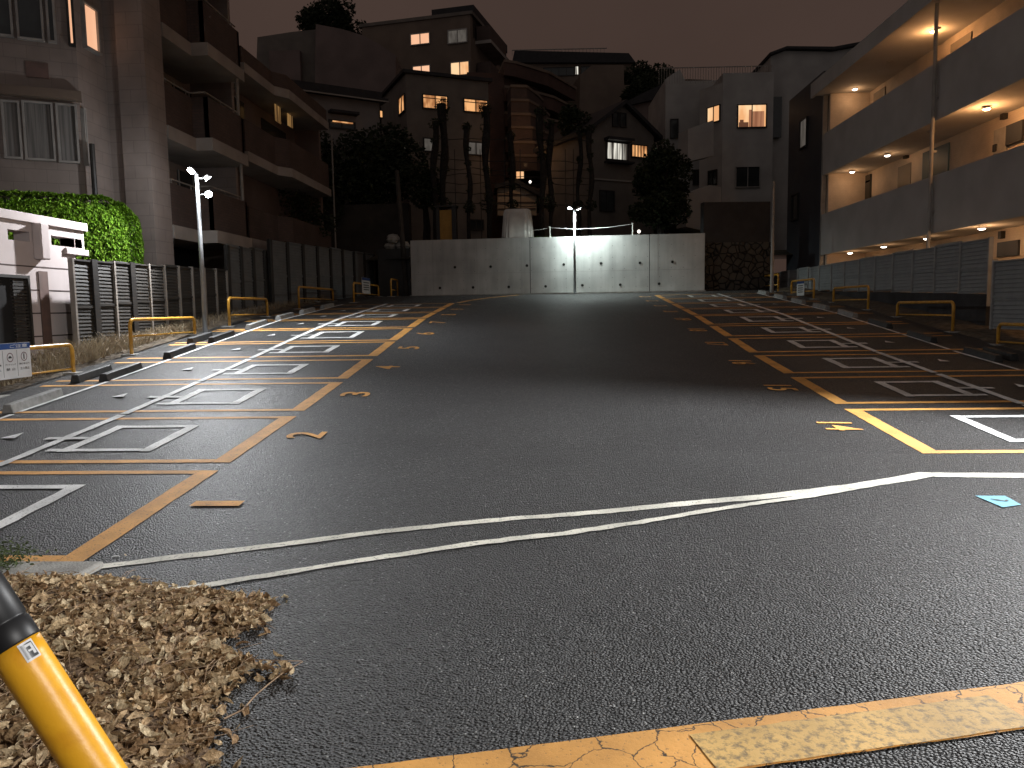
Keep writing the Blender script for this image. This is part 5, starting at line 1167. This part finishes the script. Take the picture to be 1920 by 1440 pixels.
m = MB(); z0_ = zt_; g1.box(m,0,a1,z0_+.36,z0_+.4,-.3,-.26); aL = g1.hit(1275,140)[0]; g1.box(m,aL-1,0,z0_+.36,z0_+.4,-.3,-.26)
for a in np.arange(aL-1,a1,.13): g1.box(m,a,a+.02,z0_-.4 if a<0 else z0_,z0_+.36,-.295,-.27)
m.build('roof_railing', MT['steel'], h); tag(h,'white stepped house with a bright lit window and roof railing','house')
# taller house right of it
g6 = Face((P(1443,200,Y=41).x,41),89); h = house('house',(P(1443,200,Y=41).x,41,4)); m = MB(); g6.poly(m, outline(g6,[(1443,470),(1700,470),(1700,60),(1640,82),(1560,97),(1472,95),(1445,106)])[::-1],7); m.build('wall', MT['whiteh'], h)
m = MB(); g6.poly(m, outline(g6,[(1441,106),(1472,94.5),(1560,96.5),(1640,81),(1700,59),(1700,54),(1640,76),(1560,91),(1472,90),(1440,102)])[::-1],7.3,.3); m.build('roof', MT['roof'], h)
m = MB(); a0,z0_ = g6.hit(1443,260); a1,z1_ = g6.hit(1463,184); g6.box(m,a0,a1,z0_,z1_,.0,.3); m.build('recess', MT['glass'], h)
tag(h,'tall pale house with an uneven roofline beside the navy wing','house')

# ------------------------------------------------------------------ trees
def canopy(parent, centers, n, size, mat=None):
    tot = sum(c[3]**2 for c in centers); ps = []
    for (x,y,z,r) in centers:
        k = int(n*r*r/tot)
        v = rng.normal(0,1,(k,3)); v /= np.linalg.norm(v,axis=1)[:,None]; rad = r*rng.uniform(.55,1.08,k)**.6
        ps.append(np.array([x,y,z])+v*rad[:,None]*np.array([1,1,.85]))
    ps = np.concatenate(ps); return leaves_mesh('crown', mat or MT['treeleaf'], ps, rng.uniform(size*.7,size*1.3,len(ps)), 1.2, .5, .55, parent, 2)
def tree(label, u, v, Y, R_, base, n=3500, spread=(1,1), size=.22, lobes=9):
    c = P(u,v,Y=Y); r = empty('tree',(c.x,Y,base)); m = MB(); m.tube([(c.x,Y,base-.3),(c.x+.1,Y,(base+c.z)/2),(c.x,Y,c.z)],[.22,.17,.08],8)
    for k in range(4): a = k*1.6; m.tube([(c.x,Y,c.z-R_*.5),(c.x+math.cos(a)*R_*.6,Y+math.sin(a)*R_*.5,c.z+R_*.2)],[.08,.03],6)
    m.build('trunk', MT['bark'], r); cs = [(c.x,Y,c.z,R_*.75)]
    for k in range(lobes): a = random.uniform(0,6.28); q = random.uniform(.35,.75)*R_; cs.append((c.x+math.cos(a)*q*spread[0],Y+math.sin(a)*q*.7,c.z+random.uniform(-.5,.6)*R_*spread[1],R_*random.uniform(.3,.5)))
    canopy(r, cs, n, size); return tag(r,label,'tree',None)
tree('round black tree on the skyline above the rose building',612,42,66,2.6,12,3500,(1.2,.7),.35)
tree('small dark tree on the skyline right of the big round one',672,62,68,1.6,12,1500,(1.5,.4),.3)
tree('big round dark tree mass left of the grey house',700,325,39,2.7,3.5,5000,(1.0,.9),.25)
tree('dark bushy tree filling the gap behind the long left fence',625,350,38,2.4,3.0,4000,(.9,1.2),.25)
tree('dark conical shrub below the grey house corner',795,360,36.5,1.1,3.8,1800,(.8,1.5),.16)
tree('thin leafy tree growing against the end of the left balconies',560,415,31,1.5,1.9,1500,(1,1.3),.16)
tree('large dark tree in front of the white stepped house',1245,325,36,1.7,3.6,4200,(.9,1.1),.2)
tree('dark shrub low beside the large dark tree at right',1235,395,35,1.3,3.6,2500,(1.1,.8),.2)
tree('black tree crown on the skyline behind the white house',1237,150,66,1.9,9,2200,(1.1,.7),.3)
tree('low ragged tree at the end of the mansard building',1190,145,72,1.6,10,1500,(1.4,.7),.3)
tree('dark pine top over the gabled house roof',1085,232,44,1.1,4,1500,(1,1.2),.2)
tree('dark hanging trees beyond the gabled house',1215,170,62,1.9,9,1800,(1.2,.6),.3)
# heavily pruned trunks wrapped with ivy
tr = [(815,228,395,.20),(830,195,400,.24),(875,234,405,.16),(909,200,400,.22),(958,250,400,.16),(1013,205,395,.20),(1031,228,400,.18),(1088,240,400,.14),(1106,238,400,.16)]
labs = ['leftmost','second','third','fourth','fifth','sixth','seventh','eighth','rightmost']
for i,(u,v0,v1,w_) in enumerate(tr):
    Yt = 36+.35*math.sin(i*2.1); pt = P(u,v0,Y=Yt); pb = P(u+random.uniform(-4,8),v1+25,Y=Yt); r = empty('pruned_tree',(pb.x,Yt,4)); pts=[]; rs=[]
    for k in range(12):
        t=k/11; q = pb.lerp(pt,t); pts.append(Vector((q.x+.07*math.sin(t*9+i*2),Yt,max(q.z,3.7) if k else 3.7))); rs.append(w_*(.45+.25*math.sin(t*7+i)**2+.25*t))
    m = MB(); m.tube(pts,rs,9); m.build('trunk', MT['bark'], r); cs = []
    for k in range(7): t = random.uniform(.15,1); q = pb.lerp(pt,t); cs.append((q.x,Yt,q.z,w_*random.uniform(.7,1.2)))
    cs.append((pt.x,Yt,pt.z-.1,w_*1.5)); cs.append((pb.x,Yt,P(u,v1-15,Y=Yt).z,w_*1.8)); canopy(r,cs,420,.12)
    tag(r,'%s of the bare pruned dark trunks standing behind the concrete wall' % labs[i],'tree','pruned trees on the terrace')
# bamboo trellis wires between the trunks
r = empty('trellis',(-.5,36.4,4)); m = MB()
for v in (262,302,318,330,345,363,385):
    pts = [P(u,v+random.uniform(-3,3)+(u-960)*.02,Y=36.6) for u in range(812,1115,25)]; m.tube(pts,.018,5)
m.build('rail', MT['post'], r); m = MB()
for u in (852,900,945,975,1060,1075): a = P(u,280,Y=36.7); m.tube([(a.x,36.7,3.8),(a.x,36.7,a.z)],.02,5)
m.build('upright', MT['post'], r); tag(r,'thin dark trellis of rails and uprights running between the pruned trunks','trellis')
